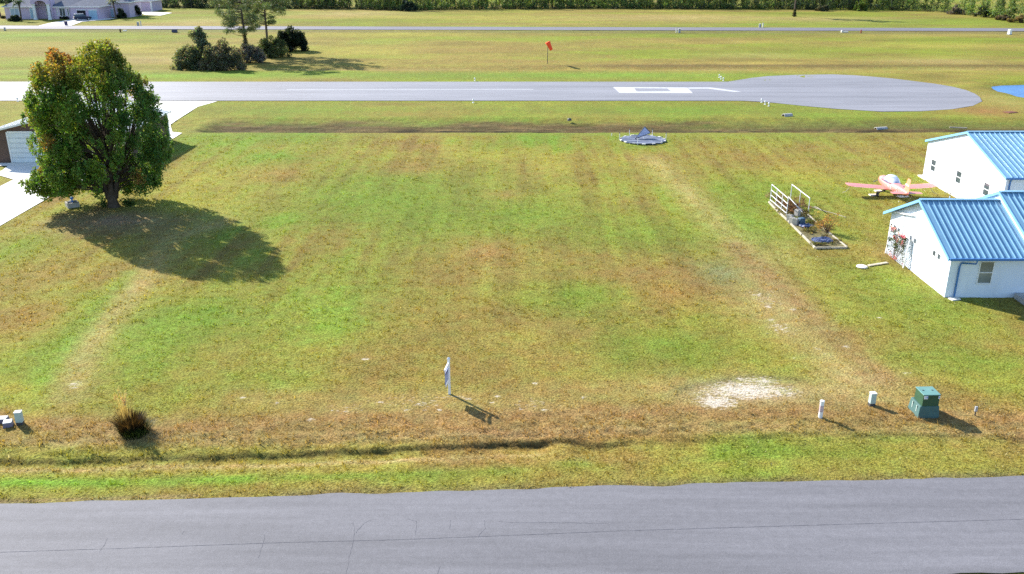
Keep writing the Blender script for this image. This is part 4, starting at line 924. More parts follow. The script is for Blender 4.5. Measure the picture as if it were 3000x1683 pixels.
# --- the big maple
mp = at(335, 606); maple = thing('maple_tree', 'big bushy maple with orange tinged top standing by the pale driveway', 'tree', mp)
TZ = [.3, .6, 1.3, 1.9, 2.7, 3.55, 4.67, 5.75, 7.1, 8.5, 9.55, 10.7, 11.5, 12.3, 13.0]
TL = [240, 215, 160, 105, 84, 110, 103, 90, 76, 80, 95, 104, 124, 152, 262]
TR = [420, 440, 470, 482, 490, 503, 512, 500, 486, 466, 440, 396, 362, 340, 312]
MV = Vector((mp.x, mp.y, 0)).normalized()          # crown widths were surveyed across the line of sight
def mid_px(z): return 1500 + mp.x * FPX / (mp.y * math.cos(PITCH) + (CAM_H - z) * math.sin(PITCH))
def lobes(z): return (np.interp(z, TZ, TL) - mid_px(z)) / 39.5 + .40, (np.interp(z, TZ, TR) - mid_px(z)) / 39.5 - .40
def across(l, d): return l * MV.y + d * MV.x, -l * MV.x + d * MV.y
cl = []; tips = []
while len(cl) < 370:
    zs = random.uniform(1.0, 12.6); a, b = lobes(zs); h = (b - a) / 2      # zs: height as seen from the survey's angle
    if random.random() > (h / 5.8) ** 1.2: continue
    an = random.uniform(0, 2 * math.pi); q = random.random() ** .27
    l_ = (a + b) / 2 + h * q * math.cos(an); d_ = h * .92 * q * math.sin(an); x, y = across(l_, d_); z = zs - .28 * d_
    if z < 1.1 or (zs < 2.2 and -.9 < l_ < 1.0): continue
    if z > 11.6 and -2.2 < l_ < -.6: continue
    if zs < 2.1 and -4.6 < l_ < -1.0 and (zs < 1.45 or random.random() < .45): continue
    if -1.9 < l_ < 1.9 and 1.5 < zs < 5.5 and d_ < .5 and random.random() < .6: continue
    if -1.5 < l_ < 3.0 and 3.5 < z < 10 and random.random() < .62: continue
    rr = random.uniform(.42, .82); g = random.random()
    col = lerp((.075, .16, .03), (.19, .285, .045), g)
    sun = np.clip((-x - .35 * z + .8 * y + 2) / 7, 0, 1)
    if l_ > 1.2: col = lerp(col, (.045, .12, .05), .45)  # side away from the sun painted darker and bluer
    if z > 9.5: col = lerp(col, (.20, .17, .03), np.clip((z - 9.5) / 3, 0, .7) * random.uniform(.4, 1))
    if z > 10.6 and l_ < -1.6: col = lerp(col, (.30, .135, .04), random.uniform(.2, .8))
    if l_ < -4.4 and 6 < z < 9: col = lerp(col, (.30, .17, .03), random.uniform(.2, .8))
    if random.random() < .018: col = lerp(col, (.38, .18, .06), .6)
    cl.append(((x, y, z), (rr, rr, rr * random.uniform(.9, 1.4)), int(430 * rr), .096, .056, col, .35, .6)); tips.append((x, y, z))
for k in range(260):      # feathery sprays that break the outline
    zs = random.uniform(1.6, 12.9); a, b = lobes(zs); h = (b - a) / 2 + .35; an = random.uniform(0, 2 * math.pi); l_ = (a + b) / 2 + h * math.cos(an); d_ = h * .92 * math.sin(an); x, y = across(l_, d_); z = zs - .28 * d_
    if z < 1.4 or (zs < 1.6 and -4.6 < l_ < 1.3) or (zs > 11.6 and -2.2 < l_ < -.6): continue
    cc = lerp((.07, .15, .03), (.17, .26, .045), random.random())
    if l_ > 1.5: cc = lerp(cc, (.06, .135, .055), .5)  # shaded right side painted into the sprays as well
    if zs > 9.5: cc = lerp(cc, (.24, .17, .04), random.uniform(.1, .7))
    cl.append(((x, y, z), (.22, .22, .5), 60, .10, .05, cc, .3, .7))
for lx, lz, w in ((165, 12.15, 1.0), (195, 11.7, .9), (290, 12.55, 1.0), (312, 12.2, .9), (268, 12.2, .8), (335, 11.8, .8)):
    c = (*across((lx - mid_px(lz)) / 39.5, random.uniform(-.5, .5)), lz); tips.append(c)
    cl.append((c, (.62 * w, .7, .75), 330, .12, .07, (.30, .16, .05) if lx < 220 else (.20, .20, .045), .4, .45))
for lx, lz in ((90, 2.5), (105, 2.1), (130, 1.7), (150, 1.6), (180, 1.75), (205, 1.9), (120, 2.7), (170, 2.2)):
    c = (*across((lx - mid_px(lz)) / 39.5, random.uniform(-.2, 1.0)), lz); tips.append(c); cl.append((c, (.75, .8, .42), 190, .12, .07, (.09, .15, .03), .3, .5))
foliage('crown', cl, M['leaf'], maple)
tk = MB(); forks = []
tk.tube(curve((0, 0, -.3), (-.15, 0, 1.25), (0, 0, 0), 5), [.72, .50, .42, .39, .37, .34], 14)
for dx, dy, h in ((-.75, .1, 4.6), (.15, -.15, 5.2), (.75, .35, 4.8), (-.2, .7, 4.9)):
    p = curve((-.1 + dx * .3, dy * .3, .7), (dx * 2.0, dy * 2.2, h), (dx * -.25, 0, 0), 7); tk.tube(p, [.27, .25, .22, .20, .17, .14, .11, .08], 9); forks.append(p)
for t in tips:
    if random.random() < .45:
        p = min(forks, key=lambda f: (f[-1] - Vector(t)).length); k = max(1, min(7, int(1 + t[2] / 5.2 * 4))); k = max(1, min(7, k - random.randint(0, 2)))
        s = p[k]; L_ = (Vector(t) - s).length; r0 = min(.11, .028 + .012 * L_)
        tk.tube(curve(s, t, (0, 0, -.05 * L_ if t[2] > s.z + 2 else .10 * L_), 5), [r0, r0 * .8, r0 * .6, r0 * .45, r0 * .3, .012], 5)
tk.build('trunk', M['bark'], maple, smooth=True)
for c_, r_ in (((.9, .1, .35), (.5, .4, .4)), ((-.75, -.1, .35), (.25, .3, .5)), ((1.4, .1, .25), (.4, .3, .25))): foliage('root_sucker', [(c_, r_, 200, .08, .05, (.065, .115, .027), .4, .5)], M['leaf'], maple)

def tree_limbs(base, h, r, lean, tips, mat, parent, fork=.35):
    m = MB(); top = Vector((lean[0], lean[1], h)); sp = curve((0, 0, -.3), top, (lean[0] * -.2, 0, 0), 10)
    m.tube(sp, [r * (1 - .088 * k) for k in range(11)], 9)
    for t in tips:
        t = Vector(t); z0 = max(h * .15, min(h * .95, t.z - .25 * math.hypot(t.x, t.y))); k = min(10, max(1, z0 / h * 10)); i = int(k); s = sp[i].lerp(sp[min(10, i + 1)], k - i)
        l = (t - s).length; m.tube(curve(s, t, (0, 0, -.06 * l), 4), [.035 + .012 * l, .03 + .008 * l, .03, .02, .01], 5)
    m.build('trunk', mat, parent, smooth=True)
def pine(px, py, lab, h, crown0, rad, lean=(0, 0), dens=34, skirt=0, col=(.10, .15, .055), group=None, gaps=.0, bx=0):
    p = at(px, py); p.z = hz(p.x, p.y); t = thing('pine_tree', lab, 'tree', p, 0, group); cl = []; tips = []
    for k in range(dens):
        f = (k + random.random()) / dens; z = crown0 + (h - crown0) * f; rr = rad * (.55 + .6 * math.sin(math.pi * min(1, .15 + .75 * f))) * random.uniform(.35, 1.08); a = random.uniform(0, 2 * math.pi)
        c = (lean[0] * z / h + rr * math.cos(a) + bx * f, lean[1] * z / h + rr * math.sin(a), z + rr * .22); tips.append(c); s = random.uniform(.7, 1.2)
        cc = lerp(col, lerp(col, (.17, .19, .09), .6), random.random())
        cl.append((c, (s, s, s * .62), int(230 * s), .26, .034, cc, .9, .6))
        if random.random() < .6: cl.append(((c[0] * .6, c[1] * .6, c[2] - .1), (s * .8, s * .8, s * .5), 90, .25, .03, cc, .9, .6))
    foliage('crown', cl, M['needle'], t); tree_limbs(p, h, .30, lean, tips, M['pine_bark'], t)
    if skirt: foliage('climbing_vine', [((lean[0] * .1 + .05, 0, skirt * f), (.75 - .35 * f, .7 - .3 * f, skirt * .2), 300, .12, .07, (.085, .085, .035), .4, .5) for f in (.15, .4, .65, .9)], M['leaf'], t)
    return t
pine(724, 176, 'tall open pine with vine wrapped trunk, left one of the pair beyond the runway', 14.5, 4.6, 4.3, (-.3, .2), 74, 5.0, (.15, .205, .09), bx=-.8)
pine(787, 160, 'tall open pine with bare forked trunk, right one of the pair beyond the runway', 15.5, 5.6, 5.2, (.1, 0), 84, 0, (.15, .215, .08), bx=.5)
pine(2326, 49.5, 'lone pine with a brush covered foot on the far field', 17, 6.5, 3.6, (.2, 0), 44, 2.2, (.075, .11, .04))
def shrub(name, px, py, lab, clumps, cat='shrub', mat='leaf', group=None, stem_h=None):
    p = at(px, py); p.z = hz(p.x, p.y); t = thing(name, lab, cat, p, 0, group); foliage('foliage', clumps, M[mat], t); m = MB(); hh = max(c[0][2] for c in clumps)
    for c in clumps[:14]:
        m.tube(curve((random.uniform(-.2, .2), random.uniform(-.2, .2), -.1), c[0], (0, 0, .1), 3), [.06, .045, .03, .012], 5)
    m.build('stem', M['bark'], t); return t
def heap(rx, ry, h, n, leaf, cols, per=160, x0=0, y0=0, peak=.0):
    out = []
    for k in range(n):
        a = random.uniform(0, 2 * math.pi); q = random.random() ** .5; x, y = rx * q * math.cos(a), ry * q * math.sin(a); zt = h * (1 - q ** 2) ** .5 if not peak else h * (1 - q) ** peak
        z = max(.3, zt * random.uniform(.2, .98)); s = random.uniform(.55, 1.0) * (h / 5) ** .5
        out.append(((x0 + x, y0 + y, z), (s, s, s), per, leaf, leaf * .55, lerp(cols[0], cols[1], random.random()), .4, .5))
    return out
GD, GG = (.07, .095, .055), (.19, .21, .125)
shrub('shrub', 588, 199, 'large grey green pointed shrub at the left of the pine clump', [((random.gauss(0, .28 + .22 * (6.9 - z)), .8 + random.gauss(0, .3 + .12 * (6.9 - z)), z), (.62, .6, .6), 150, .15, .08, lerp((.11, .14, .085), (.24, .265, .165), random.random()), .4, .5) for z in [.5 + 6.3 * ((k + random.random()) / 70) ** 1.15 for k in range(70)]] + heap(4.1, 2.3, 4.2, 90, .15, (GD, GG), 170, -.9, -.2), stem_h=3)
shrub('shrub', 655, 203, 'broad dark brownish shrub right of the pointed grey green shrub', heap(3.5, 2.4, 5.0, 100, .15, ((.08, .09, .055), (.21, .195, .13)), 180), )
shrub('shrub', 728, 184, 'low grey purple bush at the foot of the left pine', heap(2.9, 1.8, 3.2, 60, .14, ((.10, .105, .095), (.25, .235, .21)), 150))
shrub('shrub', 800, 168, 'rounded olive shrub at the foot of the right pine', heap(3.3, 2.0, 3.6, 75, .14, ((.06, .085, .04), (.20, .23, .085)), 160))
shrub('shrub', 853, 149, 'dense very dark green shrub right of the two pines', heap(3.2, 2.6, 4.6, 70, .17, ((.012, .022, .015), (.028, .045, .025)), 230) + heap(1.9, 1.5, 5.2, 18, .17, ((.015, .025, .015), (.03, .05, .025)), 180, 1.2, .3))
# --- ornamental grass by the street
def tussock():
    p = on(385, 1262); t = thing('ornamental_grass', 'clump of tall ornamental grass with dry tan plumes near the street', 'grass clump', p)
    def blades(name, n, c, sp, h, out, w, cols, bias=(0, 0)):
        a = RNG.random(n) * 2 * np.pi; q = RNG.random(n) ** .6; b = np.stack([c[0] + sp * q * np.cos(a), c[1] + sp * q * np.sin(a), a * 0 - .03], 1)
        H = h * (.45 + .6 * RNG.random(n)); o = np.stack([np.cos(a) * out * q * H + bias[0] * H, np.sin(a) * out * q * H + bias[1] * H, a * 0], 1); sd = np.stack([-np.sin(a), np.cos(a), a * 0], 1) * w
        m1 = b + o * .35 + np.array([0, 0, 1]) * (H * .62)[:, None]; tp = b + o + np.array([0, 0, 1]) * (H * .95)[:, None]
        V = np.concatenate([np.stack([b - sd, b + sd, m1 + sd * .8, m1 - sd * .8], 1), np.stack([m1 - sd * .8, m1 + sd * .8, tp + sd * .1, tp - sd * .1], 1)]).reshape(-1, 3)
        k = RNG.random((n, 1)); C = (np.array(cols[0]) * (1 - k) + np.array(cols[1]) * k) * (.6 + .8 * RNG.random((n, 1)))
        link(name, np_mesh(name, V, 4, np.concatenate([C, C])), M['leaf'], t)
    blades('blades', 1300, (.05, -.05), .50, .95, .5, .010, ((.022, .014, .009), (.085, .05, .022)))
    blades('blades', 700, (.25, -.2), .62, .6, .9, .012, ((.03, .05, .015), (.06, .08, .02)))
    blades('tall_stalks', 150, (-.18, .12), .28, 2.0, .22, .006, ((.28, .20, .09), (.42, .33, .17)), (-.06, .02))
    cl = []
    for k in range(12): cl.append(((-.22 + random.uniform(-.24, .24), .1 + random.uniform(-.2, .2), random.uniform(1.2, 1.9)), (.07, .07, .22), 40, .05, .008, (.46, .36, .2), .6, .7))
    foliage('plume', cl, M['leaf'], t)
tussock()
# --- vine on the trellis
tv = thing('flowering_vine', 'pink flowering vine climbing the white trellis on the house gable', 'vine', (HX - .32, (ty0 + ty1) / 2, 0)); w2 = abs(ty1 - ty0) / 2; cl = []; fl = []
for k in range(46):
    y = random.uniform(-w2, w2 * .9); z = 1.95 * random.random() ** .6; cl.append(((-.05, y, z + .1), (.16, .22, .2), 12 if z < 1.0 else 26, .055, .032, lerp((.035, .06, .02), (.09, .12, .05), random.random()), .3, .6))
    if z > 1.3 and k % 2: fl.append(((-.12, y, z + .2), (.14, .2, .18), 20, .045, .035, lerp((.62, .12, .28), (.80, .42, .55), random.random()), .4, .6))
for k in range(10): fl.append(((-.1, random.uniform(-w2, w2), random.uniform(.1, .4)), (.12, .15, .1), 6, .04, .03, (.5, .14, .16), .4, .6))
foliage('foliage', cl + fl, M['leaf'], tv); m = MB()
for k in range(6): m.tube(curve((.02, random.uniform(-.3, .3), 0), (-.02, random.uniform(-w2, w2), random.uniform(1.4, 2.1)), (0, .1, 0), 4), [.025, .02, .015, .01, .008], 5)
m.build('stem', M['stem'], tv)
# --- plants of the garden bed
def z4s(x, y): return at(2220 + x / 6.0214, 520 + y / 6.0214)
def bush(name, c, lab, cl, mat='leaf', stems=10):
    t = thing(name, lab, 'plant', c); foliage('foliage', cl, M[mat], t); m = MB()
    for k in cl[:stems]: m.tube(curve((0, 0, 0), k[0], (random.uniform(-.1, .1), 0, .1), 3), [.025, .018, .012, .006], 4)
    m.build('stem', M['stem'], t)
bush('dry_bush', z4s(1215, 985), 'spindly dry orange bush beyond the dark blue tarp in the garden bed', [((random.gauss(0, .42), random.gauss(0, .3), random.uniform(.3, 1.5)), (.3, .3, .3), 40, .045, .022, lerp((.30, .16, .05), (.45, .30, .12), random.random()), .4, .7) for k in range(26)], stems=26)
bush('dead_plant', z4s(640, 570), 'mass of dead reddish brown stems inside the garden bed railings', [((random.uniform(-1.1, 1.1), random.uniform(-1.6, 1.6), random.uniform(.15, .65)), (.35, .35, .2), 60, .07, .016, lerp((.08, .03, .025), (.26, .15, .09), random.random()), .5, .8) for k in range(40)], stems=40)
bush('dead_plant', z4s(340, 400), 'pale dead stems at the far end of the garden bed', [((random.uniform(-.7, .7), random.uniform(-1.0, 1.0), random.uniform(.1, .45)), (.3, .3, .18), 50, .07, .014, lerp((.16, .12, .07), (.42, .36, .25), random.random()), .5, .8) for k in range(18)], stems=18)
bush('weed_clump', z4s(880, 810), 'low green weeds in the middle of the garden bed', [((random.uniform(-.7, .9), random.uniform(-1.1, .9), random.uniform(.1, .3)), (.25, .25, .14), 50, .06, .02, lerp((.06, .09, .02), (.16, .17, .05), random.random()), .5, .8) for k in range(22)])
bush('weed_clump', z4s(1150, 1215), 'green weeds along the near edge of the garden bed', [((random.uniform(-.9, .9), random.uniform(-.16, .2), random.uniform(.1, .25)), (.2, .12, .12), 40, .05, .02, lerp((.08, .11, .03), (.2, .2, .08), random.random()), .5, .8) for k in range(16)])
bush('weed_clump', z4s(1300, 1120), 'dark weeds on the right edge of the garden bed', [((random.uniform(-.4, .5), random.uniform(-.8, .8), random.uniform(.08, .25)), (.2, .2, .12), 40, .05, .02, lerp((.05, .06, .02), (.2, .16, .08), random.random()), .5, .8) for k in range(12)])
for k, (wx, wy, lab) in enumerate(((760, 660, 'low olive weeds beyond the middle of the garden bed'), (470, 640, 'dry weeds along the left railing of the garden bed'), (930, 960, 'patchy weeds between the two tarps in the garden bed'), (1080, 880, 'weeds at the right timber edge of the garden bed'))):
    bush('weed_clump', z4s(wx, wy), lab, [((random.uniform(-.6, .6), random.uniform(-1.0, 1.0), random.uniform(.1, .28)), (.24, .24, .13), 45, .06, .02, lerp((.07, .075, .025), (.24, .21, .09), random.random()), .5, .8) for _ in range(15)])
bush('weed_clump', on_x(2590, 790, HX - .9), 'small dark weed tuft at the foot of the white house gable', [((random.uniform(-.6, .3), random.uniform(-.2, .2), .08), (.2, .15, .08), 30, .05, .02, (.05, .07, .02), .5, .8) for k in range(7)])

# ------------------------------------------------------------------ the pink house beyond the far road
YH = at(150, 57).y; GZ = hz(-130, YH)
def hx(px, Y=None, py=50): return on_y(px, py, Y or YH).x
ph = thing('house', 'long pale pink house with grey hip roofs and arched entry beyond the far road', 'house')
def hip_block(root, x0, x1, y0, y1, eave, sl=.5, over=.5, wall=True):
    if wall: MB().box(((x0 + x1) / 2, (y0 + y1) / 2, (eave + GZ - .3) / 2), (x1 - x0, y1 - y0, eave - GZ + .3)).build('wall', M['stucco_pink'], root)
    a0, a1, b0, b1 = x0 - over, x1 + over, y0 - over, y1 + over; h = min(a1 - a0, b1 - b0) / 2; z1 = eave + .18 + h * sl
    if a1 - a0 > b1 - b0: r0, r1 = (a0 + h, (b0 + b1) / 2, z1), (a1 - h, (b0 + b1) / 2, z1); fs = [(0, 1, 5, 4), (1, 2, 5), (2, 3, 4, 5), (3, 0, 4)]
    else: r0, r1 = ((a0 + a1) / 2, b0 + h, z1), ((a0 + a1) / 2, b1 - h, z1); fs = [(0, 1, 4), (1, 2, 5, 4), (2, 3, 5), (3, 0, 4, 5)]
    e = eave + .18; MB().add([(a0, b0, e), (a1, b0, e), (a1, b1, e), (a0, b1, e), r0, r1], fs + [(3, 2, 1, 0)]).build('roof', M['shingle'], root)
    MB().box(((a0 + a1) / 2, (b0 + b1) / 2, eave + .08), (a1 - a0 + .06, b1 - b0 + .06, .24)).build('fascia', M['window_white'], root)
xa, xb, xc, xd, xe, xf = hx(17), hx(108), hx(152), hx(213), hx(297), hx(343)
hip_block(ph, xa, xb, YH, YH + 11, 3.35, .5); hip_block(ph, xc + .5, xd, YH, YH + 11, 3.35, .55); hip_block(ph, xd + .02, xe, YH - .8, YH + 13, 3.4, .5); hip_block(ph, xe + .02, xf + 1, YH + 7, YH + 16, 4.2, .5)
hip_block(ph, xa + 6, xe - 4, YH + 8, YH + 20, 3.6, .6)
# entry with columns and arch
cx0, cx1 = hx(106), hx(158); yp = YH - 1.4
for x in (cx0 + .5, cx1 - .5): MB().tube([(x, yp, GZ), (x, yp, GZ + .4), (x, yp, 3.9), (x, yp, 4.3)], [.62, .45, .42, .62], 12).build('column', M['window_white'], ph)
n = 14; xm, rr_ = (cx0 + cx1) / 2, (cx1 - cx0) / 2 - .95; o = MB(); pts = [(cx0 - .1, 4.3)] + [(xm - rr_ * math.cos(math.pi * k / n), 4.3 + .95 * math.sin(math.pi * k / n)) for k in range(n + 1)] + [(cx1 + .1, 4.3), (cx1 + .1, 6.2), (cx0 - .1, 6.2)]
bm = bmesh.new(); f_ = bm.faces.new([bm.verts.new((x, yp - .35, z)) for x, z in pts]); ex = bmesh.ops.extrude_face_region(bm, geom=[f_]); bmesh.ops.translate(bm, verts=[v for v in ex['geom'] if isinstance(v, bmesh.types.BMVert)], vec=(0, .7, 0)); bmesh.ops.recalc_face_normals(bm, faces=bm.faces); bmesh.ops.triangulate(bm, faces=bm.faces)
am = bpy.data.meshes.new('entry_arch'); bm.to_mesh(am); bm.free(); link('entry_arch', am, M['stucco_pink'], ph)
MB().prism([(cx0 - .5, yp - .5, 6.2), (cx1 + .5, yp - .5, 6.2), (xm, yp - .5, 8.3)], (0, 9, 0)).build('entry_roof', M['shingle'], ph)
MB().box((xm, YH + 1.8, 2.9), (cx1 - cx0 - .3, .5, 6.6)).build('entry_wall', M['stucco_pink'], ph)
for x in (cx0 - .05, cx1 + .05): MB().box((x, YH + .3, 2.9), (.3, 2.5, 6.5)).build('entry_wall', M['stucco_pink'], ph)
def hwin(px0, py0, px1, py1, Y, name='window', fm=None, pm=None, mull=1):
    p, q = on_y(px0, py0, Y), on_y(px1, py1, Y); w, h = q.x - p.x, p.z - q.z; c = ((p.x + q.x) / 2, Y - .05, (p.z + q.z) / 2); f = MB(); f.box(c, (w + .3, .14, h + .3)); fo = f.build(name, fm or M['window_white'], ph); 
    for k in range(mull): g = MB(); ww = (w - .14 * (mull - 1)) / mull; g.box((p.x + ww / 2 + k * (ww + .14), Y - .12, c[2]), (ww, .06, h)); g.build('pane', pm or M['glass'], fo)
    return fo
hwin(30, 26, 57, 45, YH, pm=paint('bright_drawn_blinds', (.34, .42, .50), .6, .08, .6), mull=2); hwin(87, 25, 105, 54, YH, pm=M['door_blue'], mull=1)
hwin(174, 25, 193, 47, YH, mull=2); hwin(166, 26, 170, 46, YH); hwin(197, 26, 203, 46, YH)
hwin(136, 26, 144, 43, YH + 1.53, 'door', mull=1); hwin(146, 26, 153, 43, YH + 1.53, 'door', mull=1); hwin(132, 8, 146, 18.5, YH + 1.53)
def gdoor(px0, py0, px1, Y, mat):
    p, q = on_y(px0, py0, Y), on_y(px1, py0, Y); w = q.x - p.x; o = MB(); h = p.z - GZ
    for k in range(5): o.box(((p.x + q.x) / 2, Y - .04, GZ + h * (k + .5) / 5), (w, .1, h / 5 - .03))
    d = o.build('garage_door', mat, ph); MB().box(((p.x + q.x) / 2, Y - .03, p.z + .12), (w + .5, .12, .22)).build('door_lintel', M['window_white'], d)
gdoor(225, 31, 249.5, YH - .8, M['inside_shade']); gdoor(259, 31, 283, YH - .8, M['door_blue']); gdoor(309, 28, 331, YH + 7, M['door_blue'])  # first door stands open: dark panels painted as its shaded inside
MB().tube([(xe - .15, YH - .95, 3.3), (xe - .15, YH - .95, GZ)], .09, 6).build('downspout', M['stucco_pink'], ph)
YB = at(420, 34).y; ob = thing('outbuilding', 'pale pink outbuilding with one small window right of the pink house', 'building')
hip_block(ob, hx(372, YB, 30), hx(446, YB, 30), YB, YB + 9, on_y(420, 4.5, YB).z, .45)
p, q = on_y(408, 11, YB), on_y(414.5, 25.5, YB); f = MB(); f.box(((p.x + q.x) / 2, YB - .05, (p.z + q.z) / 2), (q.x - p.x + .2, .14, p.z - q.z + .2)); fo = f.build('window', M['window_white'], ob)
for k in (.27, .73): MB().box(((p.x + q.x) / 2, YB - .12, p.z + (q.z - p.z) * k), (q.x - p.x, .06, (p.z - q.z) * .42)).build('pane', M['glass'], fo)
MB().box((hx(446, YB, 30) - .12, YB - .08, 1.9), (.5, .2, 3.9)).build('corner_trim', M['window_white'], ob)
# SUV on the drive
p = at(243, 61); suv = thing('parked_car', 'dark blue sport utility car with pale roof on the pink house driveway', 'car', Vector((p.x, p.y, .12)), R(34))
def carring(x, w, z0, z1): return [(x, -w * .92, z0), (x, w * .92, z0), (x, w, z0 + .25), (x, w, (z0 + z1) * .55), (x, w * .94, z1), (x, -w * .94, z1), (x, -w, (z0 + z1) * .55), (x, -w, z0 + .25)]
MB().loft([carring(-2.3, .86, .42, 1.02), carring(-2.2, .94, .34, 1.10), carring(-.9, .96, .32, 1.10), carring(.7, .96, .32, 1.08), carring(1.9, .92, .34, .98), carring(2.3, .80, .42, .82)]).build('body', M['car_paint'], suv, bevel=.05)
MB().loft([[(x0_, s * w0, 1.07) for x0_, w0, s in ((-2.22, .88, -1), (-2.22, .88, 1), (1.05, .88, 1), (1.05, .88, -1))], [(x0_, s * w0, 1.70) for x0_, w0, s in ((-1.95, .72, -1), (-1.95, .72, 1), (.25, .72, 1), (.25, .72, -1))]]).build('window_band', M['glass'], suv, bevel=.03)
MB().box((-.86, 0, 1.74), (2.35, 1.50, .10)).build('roof', M['silver'], suv, bevel=.03)
o = MB(); [o.bar((-1.9, s * .62, 1.82), (.1, s * .62, 1.82), .05, .05) for s in (-1, 1)]; o.build('roof_rack', M['grey_metal'], suv)
for x in (-1.45, 1.45):
    for s in (-1, 1):
        w = MB().tube([(x, s * .80, .34), (x, s * .99, .34)], .36, 16).build('wheel', M['rubber'], suv); MB().tube([(x, s * .985, .34), (x, s * 1.0, .34)], .22, 12).build('rim', M['grey_metal'], w)
for s in (-1, 1): MB().box((-2.28, s * .76, .92), (.06, .16, .26)).build('tail_light', M['red'], suv); MB().box((2.22, s * .62, .74), (.12, .3, .16)).build('headlight', M['window_white'], suv)
MB().box((-2.33, 0, .50), (.10, 1.6, .18)).build('bumper', M['grey_metal'], suv, bevel=.03); MB().box((-2.31, 0, .80), (.03, .5, .14)).build('licence_plate', M['white_paint'], suv)
p = at(194.5, 76.5); bn = thing('wheelie_bin', 'dark blue wheelie bin at the road end of the pink house driveway', 'bin', Vector((p.x, p.y, .1)), R(8))
MB().box((0, 0, .58), (.62, .68, 1.0), 0, 1.16).build('body', M['bin'], bn, bevel=.03); MB().box((0, .02, 1.12), (.80, .86, .09)).build('lid', paint('tan_bin_lid', (.50, .42, .36), .6, .1, 3), bn, bevel=.03)
o = MB(); [o.tube([(s * .30, .34, .12), (s * .36, .34, .12)], .12, 10) for s in (-1, 1)]; o.build('wheel', M['rubber'], bn)
# palms and bushes by the pink house
def palm(px, py, lab, h, lean, spread=2.0, col=(.045, .085, .045), n=26, group=None):
    p = at(px, py); t = thing('palm_tree', lab, 'palm', Vector((p.x, p.y, hz(p.x, p.y))), 0, group); top = Vector((lean, .2, h)); MB().tube(curve((0, 0, -.2), top, (lean * .15, 0, 0), 6), [.30, .24, .22, .21, .21, .22, .26], 8).build('trunk', M['pine_bark'], t)
    V = []; C = []
    for k in range(n):
        a = random.uniform(0, 2 * math.pi); el = random.uniform(-.3, 1.1); l = spread * random.uniform(.8, 1.1); o = Vector((math.cos(a), math.sin(a), 0)); sd = np.array((-math.sin(a), math.cos(a), 0))
        P = np.array([top + o * l * f * math.cos(el * (1 - f * .5)) + Vector((0, 0, l * (f * math.sin(el) - .55 * f * f))) for f in np.linspace(.1, 1, 16)])
        for s in (-1, 1): V.append(leaf_verts(P + sd * s * .22, np.tile(sd * s + np.array((o.x, o.y, -.5)) * .7, (16, 1)), np.full(16, .36) * np.linspace(1, .5, 16), np.full(16, .06))); C.append(np.tile(col, (16, 1)) * RNG.uniform(.6, 1.4, (16, 1)))
    link('crown', np_mesh('crown', np.concatenate(V), 4, np.concatenate(C)), M['leaf'], t)
palm(4, 54.5, 'palm with a bare brown trunk at the far left edge of the pink house', 6.4, -.5, 2.1); palm(33, 50, 'leaning palm before the left window of the pink house', 5.6, -1.1, 2.2); palm(63, 62, 'shorter palm with drooping crown left of the arched entry', 5.0, .1, 1.9)
palm(341, 55, 'palm with pale drooping fronds left in the clump beside the blue garage door', 4.9, -.3, 2.1, (.14, .17, .12)); palm(367, 48, 'palm with a thick straight trunk in the clump beside the blue garage door', 8.0, -.3, 2.2); palm(380, 48, 'palm with a slanting trunk right in the clump beside the blue garage door', 8.0, .4, 2.2)
DKS = ((.018, .03, .022), (.04, .06, .035))
shrub('shrub', 45, 63, 'rounded dark shrub under the leaning palm before the pink house', heap(1.8, 1.0, 1.9, 26, .15, DKS, 150)); shrub('shrub', 356, 54, 'dark round shrub between the palms beside the pink house', heap(1.3, 1.0, 2.6, 20, .16, DKS, 150)); shrub('shrub', 396, 48, 'tall dark bushy shrub right of the palm clump', heap(1.8, 1.4, 3.4, 30, .17, DKS, 170))
shrub('shrub', 191, 57, 'low dark hedge under the wide window of the pink house', heap(1.5, .5, .8, 16, .12, DKS, 90)); 
for px, lab in ((77, 'clipped dark box shrub nearest the palms before the pink house'), (88, 'clipped dark box shrub in the middle of three before the pink house'), (99, 'clipped dark box shrub nearest the arched entry')): shrub('box_shrub', px, 55.5, lab, heap(.5, .4, 1.0, 9, .12, DKS, 90), group='clipped box shrubs before the pink house')
shrub('shrub', 14, 55, 'small olive shrub at the foot of the leftmost palm', heap(.9, .5, .8, 8, .12, GD and ((.05, .06, .03), (.09, .09, .05)), 80))

